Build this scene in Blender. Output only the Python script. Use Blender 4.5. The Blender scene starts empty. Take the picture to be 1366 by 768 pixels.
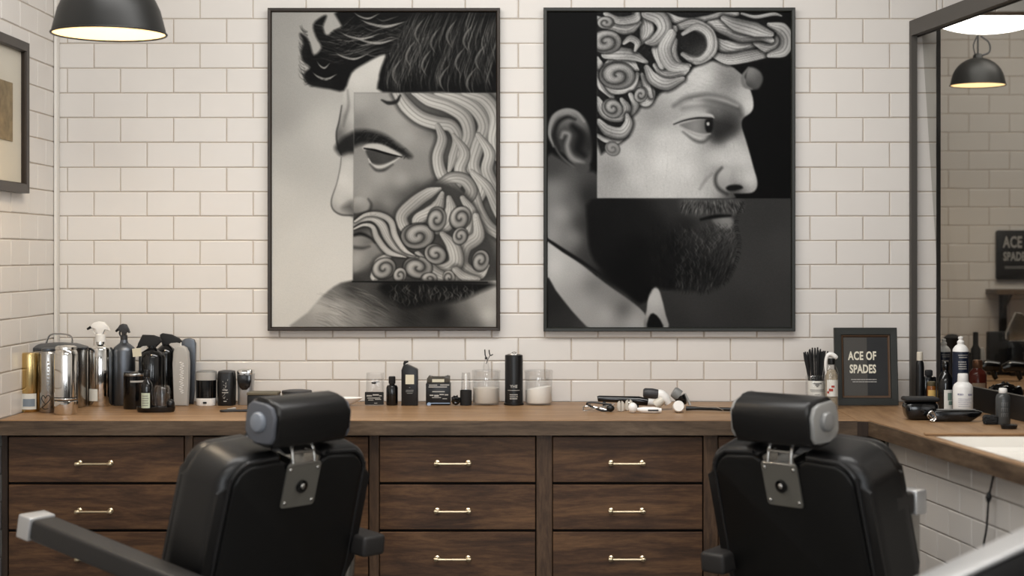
import bpy, bmesh, math, random
import numpy as np
from mathutils import Vector, Matrix, noise as mnoise
random.seed(7); rng = np.random.default_rng(7)
C = bpy.context.scene.collection
R = math.radians
PI = math.pi
F = 2178.0; CX = 715.0; CY = 340.0; EYE = 1.443; TOP = 0.90

def X_(px, y): return (px-CX)/F*y
def Z_(py, y): return EYE-(py-CY)/F*y

# ------------------------------------------------------------------ helpers
def tag(o, label=None, cat=None, group=None, kind=None):
    if label: o['label'] = label
    if cat: o['category'] = cat
    if group: o['group'] = group
    if kind: o['kind'] = kind
    return o

def thing(name, label, cat, loc=(0, 0, 0), rz=0, group=None):
    o = bpy.data.objects.new(name, None); C.objects.link(o)
    o.location = loc; o.rotation_euler = (0, 0, rz); o.empty_display_size = 0.05
    return tag(o, label, cat, group)

def obj(name, bm, mats, parent=None, smooth=True, angle=40):
    me = bpy.data.meshes.new(name)
    bmesh.ops.recalc_face_normals(bm, faces=bm.faces)
    bm.to_mesh(me); bm.free()
    if not isinstance(mats, (list, tuple)): mats = [mats]
    for m in mats: me.materials.append(m)
    if smooth:
        me.shade_smooth()
        try: me.set_sharp_from_angle(angle=R(angle))
        except Exception: pass
    o = bpy.data.objects.new(name, me); C.objects.link(o)
    if parent: o.parent = parent
    return o

def B(): return bmesh.new()

def box(bm, x0, x1, y0, y1, z0, z1, bev=0, seg=2, mi=0, M=None):
    vs = [bm.verts.new(p) for p in ((x0,y0,z0),(x1,y0,z0),(x1,y1,z0),(x0,y1,z0),(x0,y0,z1),(x1,y0,z1),(x1,y1,z1),(x0,y1,z1))]
    fs = [bm.faces.new([vs[i] for i in f]) for f in ((3,2,1,0),(4,5,6,7),(0,1,5,4),(1,2,6,5),(2,3,7,6),(3,0,4,7))]
    for f in fs: f.material_index = mi
    geo = vs
    if bev > 0:
        r = bmesh.ops.bevel(bm, geom=list({e for f in fs for e in f.edges}), offset=bev, segments=seg, affect='EDGES', profile=.5)
        geo = list({v for f in r['faces'] for v in f.verts} | {v for v in vs if v.is_valid})
        for f in r['faces']: f.material_index = mi
        geo = list({v for v in geo} | {v for g in geo for f in g.link_faces for v in f.verts})
    if M is not None: bmesh.ops.transform(bm, matrix=M, verts=geo)
    return geo

def lathe(bm, prof, seg=40, sx=1.0, sy=1.0, mi=0, M=None, cx=0, cy=0, sq=0):
    """prof: list of (r,z); r=0 ends close. sq>0 squares the section."""
    rings = []; new = []
    for r, z in prof:
        if r <= 1e-6:
            v = bm.verts.new((cx, cy, z)); rings.append([v]); new.append(v)
        else:
            ring = []
            for i in range(seg):
                a = 2*PI*i/seg
                ca, sa = math.cos(a), math.sin(a)
                if sq > 0:
                    n = 2+sq*6
                    k = (abs(ca)**n+abs(sa)**n)**(-1/n)
                else: k = 1
                v = bm.verts.new((cx+r*sx*ca*k, cy+r*sy*sa*k, z)); ring.append(v); new.append(v)
            rings.append(ring)
    for a, b in zip(rings[:-1], rings[1:]):
        for i in range(seg):
            j = (i+1) % seg
            if len(a) == 1 and len(b) == 1: continue
            if len(a) == 1: f = bm.faces.new((a[0], b[i], b[j]))
            elif len(b) == 1: f = bm.faces.new((a[i], a[j], b[0]))
            else: f = bm.faces.new((a[i], a[j], b[j], b[i]))
            f.material_index = mi
    if M is not None: bmesh.ops.transform(bm, matrix=M, verts=new)
    return new

def cr(pts, n=8, closed=False):
    """Catmull-Rom through points (any dim)"""
    P = [np.array(p, float) for p in pts]; N = len(P); out = []
    rngk = range(N if closed else N-1)
    for k in rngk:
        p0 = P[(k-1) % N] if closed or k > 0 else 2*P[0]-P[1]
        p1 = P[k]; p2 = P[(k+1) % N]
        p3 = P[(k+2) % N] if closed or k+2 < N else 2*P[-1]-P[-2]
        for i in range(n):
            t = i/n
            out.append(.5*((2*p1)+(-p0+p2)*t+(2*p0-5*p1+4*p2-p3)*t*t+(-p0+3*p1-3*p2+p3)*t**3))
    if not closed: out.append(P[-1])
    return out

def tube(bm, pts, r, seg=10, mi=0, smooth=0, closed=False, flat=1.0):
    if smooth: pts = cr(pts, smooth, closed)
    pts = [Vector([float(c) for c in p]) for p in pts]; N = len(pts)
    rs = r if isinstance(r, (list, tuple)) else [r]*N
    if len(rs) != N: rs = list(np.interp(np.linspace(0, 1, N), np.linspace(0, 1, len(rs)), rs))
    rings = []; up = None; new = []
    for i, p in enumerate(pts):
        a = pts[(i-1) % N] if closed or i > 0 else p; b = pts[(i+1) % N] if closed or i < N-1 else p
        t = (b-a).normalized()
        if up is None:
            up = Vector((0, 0, 1)) if abs(t.z) < .9 else Vector((1, 0, 0))
        n = (up-t*up.dot(t)).normalized(); up = n; bn = t.cross(n)
        ring = [bm.verts.new(p+(n*math.cos(2*PI*k/seg)*flat+bn*math.sin(2*PI*k/seg))*rs[i]) for k in range(seg)]
        rings.append(ring); new += ring
    prs = list(zip(rings[:-1], rings[1:]))
    if closed: prs.append((rings[-1], rings[0]))
    for a, b in prs:
        for k in range(seg):
            f = bm.faces.new((a[k], a[(k+1) % seg], b[(k+1) % seg], b[k])); f.material_index = mi
    if not closed:
        f = bm.faces.new(rings[0][::-1]); f.material_index = mi
        f = bm.faces.new(rings[-1]); f.material_index = mi
    return new

def prism(bm, outline, y0, y1, bev=0, seg=3, mi=0, M=None, axis='y'):
    """outline of (x,z) extruded from y0 to y1 (axis y) or (x,y) extruded in z"""
    def co(p, d): return (p[0], d, p[1]) if axis == 'y' else ((p[0], p[1], d) if axis == 'z' else (d, p[0], p[1]))
    a = [bm.verts.new(co(p, y0)) for p in outline]; b = [bm.verts.new(co(p, y1)) for p in outline]
    n = len(a)
    f0 = bm.faces.new(a); f1 = bm.faces.new(b[::-1]); fs = [f0, f1]
    for i in range(n): fs.append(bm.faces.new((a[i], b[i], b[(i+1) % n], a[(i+1) % n])))
    for f in fs: f.material_index = mi
    geo = a+b
    if bev > 0:
        es = list(set(f0.edges) | set(f1.edges))
        r = bmesh.ops.bevel(bm, geom=es, offset=bev, segments=seg, affect='EDGES', profile=.5, clamp_overlap=True)
        for f in r['faces']: f.material_index = mi
        geo = {v for f in r['faces'] for v in f.verts} | {v for v in geo if v.is_valid}
        geo = list({v for g in geo for f in g.link_faces for v in f.verts})
    if M is not None: bmesh.ops.transform(bm, matrix=M, verts=geo)
    return geo

def sphere(bm, c, r, sx=1, sy=1, sz=1, u=20, v=12, mi=0, M=None):
    prof = [(math.sin(PI*i/v), -math.cos(PI*i/v)) for i in range(v+1)]; prof[0] = (0, -1); prof[-1] = (0, 1)
    new = lathe(bm, prof, seg=u, mi=mi)
    T = Matrix.Translation(c) @ Matrix.Diagonal((r*sx, r*sy, r*sz, 1))
    if M is not None: T = M @ T
    bmesh.ops.transform(bm, matrix=T, verts=new); return new

def cyl_between(bm, a, b, r, seg=12, mi=0, r2=None):
    return tube(bm, [a, b], [r, r2 if r2 is not None else r], seg=seg, mi=mi)

def rrect(w, h, r, n=5, cx=0, cz=0):
    out = []
    for sx, sz, a0 in ((1, -1, -90), (1, 1, 0), (-1, 1, 90), (-1, -1, 180)):
        for i in range(n+1):
            a = R(a0+90*i/n)
            out.append((cx+sx*(w/2-r)+r*math.cos(a), cz+sz*(h/2-r)+r*math.sin(a)))
    return out

def patch(bm, r, a0, a1, z0, z1, n=10, mi=0, th=.0004):
    """curved label on a cylinder of radius r facing -Y; angles in degrees from -Y, + to the right"""
    for (ra, flip) in ((r+th, 0),):
        prev = None
        for i in range(n+1):
            a = R(a0+(a1-a0)*i/n)
            p = (ra*math.sin(a), -ra*math.cos(a))
            cur = (bm.verts.new((p[0], p[1], z0)), bm.verts.new((p[0], p[1], z1)))
            if prev: bm.faces.new((prev[0], cur[0], cur[1], prev[1])).material_index = mi
            prev = cur

def lines_on_cyl(bm, r, rows, u, mi=0, th=.0008, seed=0):
    """rows: (a0,a1,zc,h) -> broken dashes that read as small printed words"""
    rr = random.Random(seed)
    for a0, a1, zc, h in rows:
        a = a0
        while a < a1:
            w = rr.uniform(3, 9)
            patch(bm, r, a, min(a+w, a1), (zc-h/2)*u, (zc+h/2)*u, 2, mi, th)
            a += w+rr.uniform(1.2, 2.5)

def text_bm(s, size, bold=0.0, extrude=0.0004, align='CENTER', sx=1.0, spacing=1.0):
    cu = bpy.data.curves.new('t', 'FONT'); cu.body = s; cu.size = size; cu.extrude = extrude
    cu.offset = bold; cu.align_x = align; cu.align_y = 'CENTER'; cu.space_character = spacing; cu.resolution_u = 3
    o = bpy.data.objects.new('t', cu); C.objects.link(o)
    bpy.context.view_layer.update()
    me = bpy.data.meshes.new_from_object(o.evaluated_get(bpy.context.evaluated_depsgraph_get()))
    bpy.data.objects.remove(o); bpy.data.curves.remove(cu)
    bm = B(); bm.from_mesh(me); bpy.data.meshes.remove(me)
    # text lies in XY -> stand it up facing -Y
    bmesh.ops.transform(bm, matrix=Matrix.Rotation(PI/2, 4, 'X') @ Matrix.Diagonal((sx, 1, 1, 1)), verts=bm.verts)
    return bm

def merge(bm, other, M=None, mi=None):
    me = bpy.data.meshes.new('tmp')
    if M is not None: bmesh.ops.transform(other, matrix=M, verts=other.verts)
    if mi is not None:
        for f in other.faces: f.material_index = mi
    other.to_mesh(me); other.free(); bm.from_mesh(me); bpy.data.meshes.remove(me)

# ------------------------------------------------------------------ materials
def lin(c):
    return tuple(((v/255)/12.92 if v/255 <= .04045 else ((v/255+.055)/1.055)**2.4) for v in c)

MATS = {}
def mat(name, col, rough=.5, metal=0, spec=.5, trans=0, ior=1.45, coat=0, emit=0, ecol=None, bump=0, bscale=60, var=0, vscale=8):
    if name in MATS: return MATS[name]
    m = bpy.data.materials.new(name); m.use_nodes = True; nt = m.node_tree
    b = nt.nodes['Principled BSDF']; c = lin(col)+(1,)
    b.inputs['Base Color'].default_value = c
    b.inputs['Roughness'].default_value = rough; b.inputs['Metallic'].default_value = metal
    b.inputs['Specular IOR Level'].default_value = spec; b.inputs['IOR'].default_value = ior
    b.inputs['Transmission Weight'].default_value = trans; b.inputs['Coat Weight'].default_value = coat
    b.inputs['Coat Roughness'].default_value = .1
    if emit:
        b.inputs['Emission Color'].default_value = lin(ecol or col)+(1,); b.inputs['Emission Strength'].default_value = emit
    tc = nt.nodes.new('ShaderNodeTexCoord')
    if var:
        n = nt.nodes.new('ShaderNodeTexNoise'); n.inputs['Scale'].default_value = vscale; n.inputs['Detail'].default_value = 4
        nt.links.new(tc.outputs['Object'], n.inputs['Vector'])
        mx = nt.nodes.new('ShaderNodeMix'); mx.data_type = 'RGBA'
        mx.inputs[6].default_value = tuple(v*(1-var) for v in c[:3])+(1,); mx.inputs[7].default_value = tuple(min(1, v*(1+var)) for v in c[:3])+(1,)
        nt.links.new(n.outputs['Fac'], mx.inputs[0]); nt.links.new(mx.outputs[2], b.inputs['Base Color'])
    if bump:
        n = nt.nodes.new('ShaderNodeTexNoise'); n.inputs['Scale'].default_value = bscale; n.inputs['Detail'].default_value = 6
        nt.links.new(tc.outputs['Object'], n.inputs['Vector'])
        bp = nt.nodes.new('ShaderNodeBump'); bp.inputs['Strength'].default_value = bump; bp.inputs['Distance'].default_value = .002
        nt.links.new(n.outputs['Fac'], bp.inputs['Height']); nt.links.new(bp.outputs['Normal'], b.inputs['Normal'])
    MATS[name] = m; return m

def glass_mat(name, tint=(1, 1, 1), refl=.08, rough=.03, gain=.5):
    """thin clear glass: transparent with a fresnel-driven glossy layer"""
    if name in MATS: return MATS[name]
    m = bpy.data.materials.new(name); m.use_nodes = True; nt = m.node_tree; nt.nodes.clear()
    out = nt.nodes.new('ShaderNodeOutputMaterial'); mix = nt.nodes.new('ShaderNodeMixShader')
    tr = nt.nodes.new('ShaderNodeBsdfTransparent'); gl = nt.nodes.new('ShaderNodeBsdfGlossy')
    lw = nt.nodes.new('ShaderNodeLayerWeight'); lw.inputs['Blend'].default_value = .25
    ma = nt.nodes.new('ShaderNodeMath'); ma.operation = 'MULTIPLY_ADD'; ma.inputs[1].default_value = gain; ma.inputs[2].default_value = refl; ma.use_clamp = True
    tr.inputs['Color'].default_value = tuple(tint)+(1,); gl.inputs['Roughness'].default_value = rough
    nt.links.new(lw.outputs['Facing'], ma.inputs[0]); nt.links.new(ma.outputs[0], mix.inputs[0])
    nt.links.new(tr.outputs[0], mix.inputs[1]); nt.links.new(gl.outputs[0], mix.inputs[2]); nt.links.new(mix.outputs[0], out.inputs[0])
    MATS[name] = m; return m

def wood_mat(name, c0, c1, c2, axis='x', scale=1.0, rough=.5, coat=0, contrast=1.0):
    m = bpy.data.materials.new(name); m.use_nodes = True; nt = m.node_tree; L = nt.links.new
    b = nt.nodes['Principled BSDF']; b.inputs['Roughness'].default_value = rough; b.inputs['Specular IOR Level'].default_value = .35
    b.inputs['Coat Weight'].default_value = coat
    tc = nt.nodes.new('ShaderNodeTexCoord'); oi = nt.nodes.new('ShaderNodeObjectInfo')
    add = nt.nodes.new('ShaderNodeVectorMath'); add.operation = 'MULTIPLY_ADD'
    add.inputs[1].default_value = (1, 1, 1)
    sc = nt.nodes.new('ShaderNodeVectorMath'); sc.operation = 'SCALE'; sc.inputs['Scale'].default_value = 7.3
    cmb = nt.nodes.new('ShaderNodeCombineXYZ')
    for i in range(3): L(oi.outputs['Random'], cmb.inputs[i])
    L(cmb.outputs[0], sc.inputs[0]); L(tc.outputs['Object'], add.inputs[0]); L(sc.outputs[0], add.inputs[2])
    mp = nt.nodes.new('ShaderNodeMapping')
    s = {'x': (1.6, 14, 14), 'y': (14, 1.6, 14), 'z': (14, 14, 1.6)}[axis]
    mp.inputs['Scale'].default_value = tuple(v*scale for v in s); L(add.outputs[0], mp.inputs['Vector'])
    n1 = nt.nodes.new('ShaderNodeTexNoise'); n1.inputs['Scale'].default_value = 1.1; n1.inputs['Detail'].default_value = 9; n1.inputs['Roughness'].default_value = .68; n1.inputs['Distortion'].default_value = 1.2
    L(mp.outputs[0], n1.inputs['Vector'])
    n2 = nt.nodes.new('ShaderNodeTexNoise'); n2.inputs['Scale'].default_value = 7; n2.inputs['Detail'].default_value = 8; n2.inputs['Roughness'].default_value = .75
    L(mp.outputs[0], n2.inputs['Vector'])
    mul = nt.nodes.new('ShaderNodeMath'); mul.operation = 'MULTIPLY_ADD'; mul.inputs[1].default_value = .38; L(n2.outputs['Fac'], mul.inputs[0])
    m1 = nt.nodes.new('ShaderNodeMath'); m1.operation = 'MULTIPLY'; m1.inputs[1].default_value = .64; L(n1.outputs['Fac'], m1.inputs[0]); L(m1.outputs[0], mul.inputs[2])
    rp = nt.nodes.new('ShaderNodeValToRGB'); e = rp.color_ramp.elements
    w = .13/contrast
    e[0].position = .5-w*1.35; e[0].color = lin(c0)+(1,); e[1].position = .5+w*1.35; e[1].color = lin(c2)+(1,)
    k = e.new(.5); k.color = lin(c1)+(1,)
    L(mul.outputs[0], rp.inputs[0]); L(rp.outputs[0], b.inputs['Base Color'])
    bp = nt.nodes.new('ShaderNodeBump'); bp.inputs['Strength'].default_value = .35; bp.inputs['Distance'].default_value = .002
    L(mul.outputs[0], bp.inputs['Height']); L(bp.outputs['Normal'], b.inputs['Normal'])
    MATS[name] = m; return m

tile_m = mat('glazed_tile', (216, 211, 205), rough=.22, spec=.45, var=.05, vscale=3, bump=.15, bscale=9)
grout_m = mat('grout', (178, 166, 152), rough=.9)
white_caulk = mat('white_caulk', (225, 221, 214), rough=.6)
ceil_m = mat('ceiling_paint', (215, 212, 206), rough=.9)
floor_m = mat('floor_concrete', (92, 88, 84), rough=.45, var=.2, vscale=4)
wallp = mat('rear_wall_paint', (96, 92, 88), rough=.9)
wood_top = wood_mat('counter_wood', (110, 81, 55), (146, 113, 80), (172, 139, 103), 'x', .8, rough=.42)
wood_top_y = wood_mat('counter_wood_side_run', (110, 81, 55), (146, 113, 80), (172, 139, 103), 'y', .8, rough=.42)
wood_edge = wood_mat('counter_edge_wood', (52, 40, 31), (84, 68, 53), (110, 92, 74), 'x', 1.2, rough=.5, contrast=1.2)
wood_edge_y = wood_mat('counter_edge_wood_side', (52, 40, 31), (84, 68, 53), (110, 92, 74), 'y', 1.2, rough=.5, contrast=1.2)
wood_dr = wood_mat('drawer_wood', (34, 21, 13), (76, 52, 34), (114, 83, 55), 'x', 1.0, rough=.5, contrast=1.15)
wood_st = wood_mat('stile_wood', (38, 27, 19), (72, 53, 38), (102, 79, 59), 'z', 1.3, rough=.5, contrast=1.2)
wood_dark = wood_mat('dark_filler_wood', (28, 20, 15), (44, 32, 24), (60, 46, 35), 'z', 1.2, rough=.6)
gapm = mat('cabinet_inside_black', (14, 11, 9), rough=.9)
brass = mat('aged_brass', (198, 182, 154), rough=.28, metal=1)
chrome = mat('chrome', (222, 220, 216), rough=.09, metal=1)
steel = mat('brushed_steel', (178, 176, 172), rough=.26, metal=1)
plate_m = mat('bracket_steel', (126, 124, 117), rough=.42, metal=.55)
gold = mat('gold_metal', (205, 178, 122), rough=.24, metal=1)
dsteel = mat('grey_aluminium', (104, 108, 114), rough=.42, metal=1)
leather = mat('black_leather', (13, 13, 14), rough=.37, spec=.55, bump=.12, bscale=220)
leather2 = mat('black_leather_rear_panel', (13, 13, 13), rough=.5, spec=.4, bump=.1, bscale=260)
piping_m = mat('leather_piping', (34, 34, 35), rough=.35)
capgrey = mat('grey_end_cap', (92, 95, 102), rough=.42)
knobgrey = mat('grey_knob', (138, 144, 154), rough=.38)
capsilver = mat('silver_end_cap', (158, 158, 156), rough=.35, metal=.25)
knobsilver = mat('silver_knob', (140, 140, 139), rough=.35, metal=.2)
alu_cap = mat('polished_arm_cap', (205, 205, 205), rough=.3, metal=.55)
armpad = mat('arm_pad', (44, 42, 41), rough=.5, bump=.1, bscale=200)
blk = mat('black_plastic', (16, 16, 17), rough=.35)
blkg = mat('black_gloss', (10, 10, 11), rough=.14, coat=.3)
blkm = mat('black_matte', (24, 24, 25), rough=.7)
dgrey = mat('dark_grey_plastic', (52, 52, 54), rough=.45)
mgrey = mat('mid_grey_plastic', (120, 120, 118), rough=.4)
lgrey = mat('light_grey_plastic', (170, 167, 162), rough=.42)
white = mat('white_plastic', (236, 234, 230), rough=.35)
cream = mat('cream_paper', (214, 208, 186), rough=.8)
paper = mat('label_paper', (222, 221, 214), rough=.75)
greyprint = mat('grey_print', (120, 120, 118), rough=.8)
navy = mat('navy_label', (15, 25, 45), rough=.4)
blueprint = mat('blue_picture_print', (128, 140, 152), rough=.7)
redprint = mat('red_print', (170, 60, 50), rough=.7)
ink = mat('black_ink', (26, 26, 26), rough=.8)
frame_m = mat('dark_bronze_frame', (44, 36, 29), rough=.35, metal=.3)
frame_b = mat('black_green_frame', (36, 37, 33), rough=.4, metal=.2)
mframe = mat('mirror_frame_metal', (74, 70, 65), rough=.42, metal=.4)
mframe_d = mat('mirror_frame_inner', (30, 26, 22), rough=.5)
shade_m = mat('lamp_shade_black', (24, 24, 23), rough=.45, spec=.35)
shade_in = mat('lamp_shade_inner', (255, 236, 200), rough=.5, emit=1.1, ecol=(255, 226, 176))
bulb_m = mat('bulb_glow', (255, 236, 205), emit=14, ecol=(255, 225, 180))
bowl_m = mat('glowing_opal_bowl', (255, 255, 252), emit=7, ecol=(255, 252, 246), rough=.4)
glassm = glass_mat('clear_glass', (.985, .985, .985), .03, .03, .4)
tinted_pane = glass_mat('mirror_tinted_pane', (.66, .66, .64), .015, .01, .02)  # see-through pane, tinted to dim the added bay behind it
darkglass = glass_mat('dark_glass', (.16, .17, .18), .12)
powder_g = mat('grey_beige_powder', (216, 210, 200), rough=.95)
powder_w = mat('white_powder', (250, 247, 240), rough=.95, bump=.3, bscale=80)
amber = mat('amber_liquid', (120, 72, 30), rough=.15)
redbrown = mat('red_brown_bottle', (92, 34, 24), rough=.18)
yellowlab = mat('yellow_label', (196, 164, 96), rough=.7)
porcelain = mat('white_porcelain', (238, 234, 226), rough=.18, coat=.4)
liquid = mat('pale_liquid', (196, 186, 160), rough=.2)
sign_dark = mat('sign_charcoal', (60, 56, 50), rough=.35)  # lighter tone of the reflection painted across the sign
sign_ink = mat('sign_cream_letters', (226, 220, 202), rough=.7)
sign_edge = mat('sign_brown_liner', (82, 62, 46), rough=.5)
sign_black = mat('sign_reflection_dark', (16, 15, 15), rough=.4)  # darker tone of the reflection painted across the sign
letter_grey = mat('letters_grey', (150, 148, 144), rough=.7)
bagm = mat('clear_plastic_bag', (180, 180, 176), rough=.25, trans=.6)

# ------------------------------------------------------------------ setting
def lin_rows():
    ys = [-39.5, -7, 25, 57.8, 91, 124, 157, 190, 223.3, 255.8, 288.2, 320.8, 353, 385.4, 418, 450.5, 481.5, 507, 536]
    zs = [EYE-(y-CY)/360 for y in ys]
    rows = []
    for i in range(len(zs)-1):
        # row 57.8-91 has joints at px 125
        rows.append((zs[i+1], zs[i], 0 if (i-3) % 2 == 0 else 1))
    z = zs[0]; k = 1
    while z < 3.0:
        rows.insert(0, (z, min(z+.0917, 3.0), k % 2)); z += .0917; k += 1
    z = zs[-1]; k = 1
    while z > 0.02:
        rows.append((max(z-.0917, 0), z, k % 2)); z -= .0917; k += 1
    return rows
ROWS = lin_rows()
PER = 70.8/360.0
PH = (125-CX)/360.0

def tile_wall(name, u0, u1, rows, frame, per=PER, ph=PH, zmin=0, zmax=3, thick=.08, grout_w=.0028, kind='structure', cut=None, gm=None):
    """frame(u, w, z) -> world point, w = outward distance from the wall face toward the room"""
    bm = B(); rr = random.Random(sum(map(ord, name)))
    def quad(pts, mi):
        f = bm.faces.new([bm.verts.new(frame(*p)) for p in pts]); f.material_index = mi
    # grout slab
    w0, w1 = -.003, -.003-thick
    c = [(u0, zmin), (u1, zmin), (u1, zmax), (u0, zmax)]
    vs0 = [bm.verts.new(frame(u, w0, z)) for u, z in c]; vs1 = [bm.verts.new(frame(u, w1, z)) for u, z in c]
    bm.faces.new(vs0).material_index = 1; bm.faces.new(vs1[::-1]).material_index = 1
    for i in range(4): bm.faces.new((vs0[i], vs1[i], vs1[(i+1) % 4], vs0[(i+1) % 4])).material_index = 1
    g = grout_w/2; bv = .0035
    for z0, z1, par in rows:
        a0, a1 = max(z0, zmin), min(z1, zmax)
        if a1-a0 < .012: continue
        k0 = math.floor((u0-ph)/per)-1; k1 = math.ceil((u1-ph)/per)+1
        for k in range(k0, k1+1):
            a = ph+(k+(.5 if par else 0))*per; b = a+per
            a, b = max(a, u0), min(b, u1)
            if b-a < .012: continue
            if cut and cut(a, b, a0, a1): continue
            t1, t2 = rr.uniform(-.0006, .0006), rr.uniform(-.0006, .0006)
            x0, x1, y0, y1 = a+g, b-g, a0+g, a1-g
            o = [(x0, y0), (x1, y0), (x1, y1), (x0, y1)]
            n = [(x0+bv, y0+bv), (x1-bv, y0+bv), (x1-bv, y1-bv), (x0+bv, y1-bv)]
            ov = [bm.verts.new(frame(x, -.003, y)) for x, y in o]
            mv = [bm.verts.new(frame(x+(bv*.35 if x < (x0+x1)/2 else -bv*.35), -.0008, y+(bv*.35 if y < (y0+y1)/2 else -bv*.35))) for x, y in o]
            nv = [bm.verts.new(frame(x, (t1 if x > (x0+x1)/2 else -t1)+(t2 if y > (y0+y1)/2 else -t2), y)) for x, y in n]
            for i in range(4):
                j = (i+1) % 4
                bm.faces.new((ov[i], ov[j], mv[j], mv[i])); bm.faces.new((mv[i], mv[j], nv[j], nv[i]))
            bm.faces.new(nv)
    me = bpy.data.meshes.new(name); bm.to_mesh(me); bm.free()
    me.materials.append(tile_m); me.materials.append(gm or grout_m)
    o = bpy.data.objects.new(name, me); C.objects.link(o); tag(o, kind=kind)
    return o

WY = 6.05; LX = X_(76, WY); RX = X_(1250, WY)
tile_wall('wall_back', LX, RX, ROWS, lambda u, w, z: (u, WY-w, z))
# header of the back wall continuing over the added mirror bay to the right
ZH = Z_(16, WY)
tile_wall('wall_back_header', RX, 3.4, ROWS, lambda u, w, z: (u, WY-w, z), zmin=ZH, zmax=3)
tile_wall('wall_left', -6.05, 2.0, ROWS, lambda u, w, z: (LX+w, -u, z), ph=-6.05-.06)
# right wall direction
RD = .14; RN = math.hypot(1, RD)
def rx1(D): return 1.385+RD*(6.03-D)
def rx2(D): return 1.477+.147*(6.05-D)
def rframe(u, w, z):     # u = distance D along the wall, from the back toward the camera as u decreases
    D = u; return (rx2(D)+.03-w*1/RN, D-w*RD/RN, z)
tile_wall('wall_right', -2.0, 4.72, ROWS, rframe, ph=0)
# low tiled wall below the side counter
def lx_(D): return 1.162+RD*(5.396-D)
lrows = []
z = .85; k = 0
while z > 0:
    lrows.append((max(z-.083, 0), z, k % 2)); z -= .083; k += 1
lrows[0] = (.85-.083, .85, 0)
tile_wall('wall_right_lower', 3.92, 5.39, lrows, lambda u, w, z: (lx_(u)-w/RN, u-w*RD/RN, z), ph=.07, per=.172, zmax=.848, thick=.05, gm=mat('dark_grout', (92, 80, 68), rough=.9))
# added bay behind the mirror pane, standing in for its reflection
FW = 8.0
frows = [(z0, z1, p) for z0, z1, p in ROWS]
tile_wall('wall_far_bay', 1.2, 4.2, frows, lambda u, w, z: (u, FW-w, z), ph=.02, per=.2)
def slab(name, x0, x1, y0, y1, z0, z1, m):
    bm = B(); box(bm, x0, x1, y0, y1, z0, z1); return tag(obj(name, bm, m, smooth=False), kind='structure')
slab('floor', LX-.1, 4.3, -2.1, 8.1, -.06, 0, floor_m)
slab('ceiling', LX-.1, 4.3, -2.1, 8.1, 3.0, 3.06, ceil_m)
slab('wall_rear', LX-.1, 4.3, -2.16, -2.1, 0, 3.0, wallp)
slab('wall_far_right', 4.2, 4.28, -2.1, 8.1, 0, 3.0, wallp)
slab('wall_bay_left', RX-.3, RX-.22, WY+.1, FW-.01, 0, 3.0, wallp)
# corner bead and the dark edge strip where the tiling ends
bm = B(); box(bm, LX+.001, LX+.012, WY-.045, WY-.004, TOP+.002, 2.995, bev=.003)
tag(obj('trim_1', bm, white_caulk), kind='structure')
bm = B(); box(bm, RX-.002, RX+.012, WY-.006, WY+.08, TOP+.002, ZH-.002)
tag(obj('trim_2', bm, mframe_d), kind='structure')

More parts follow.
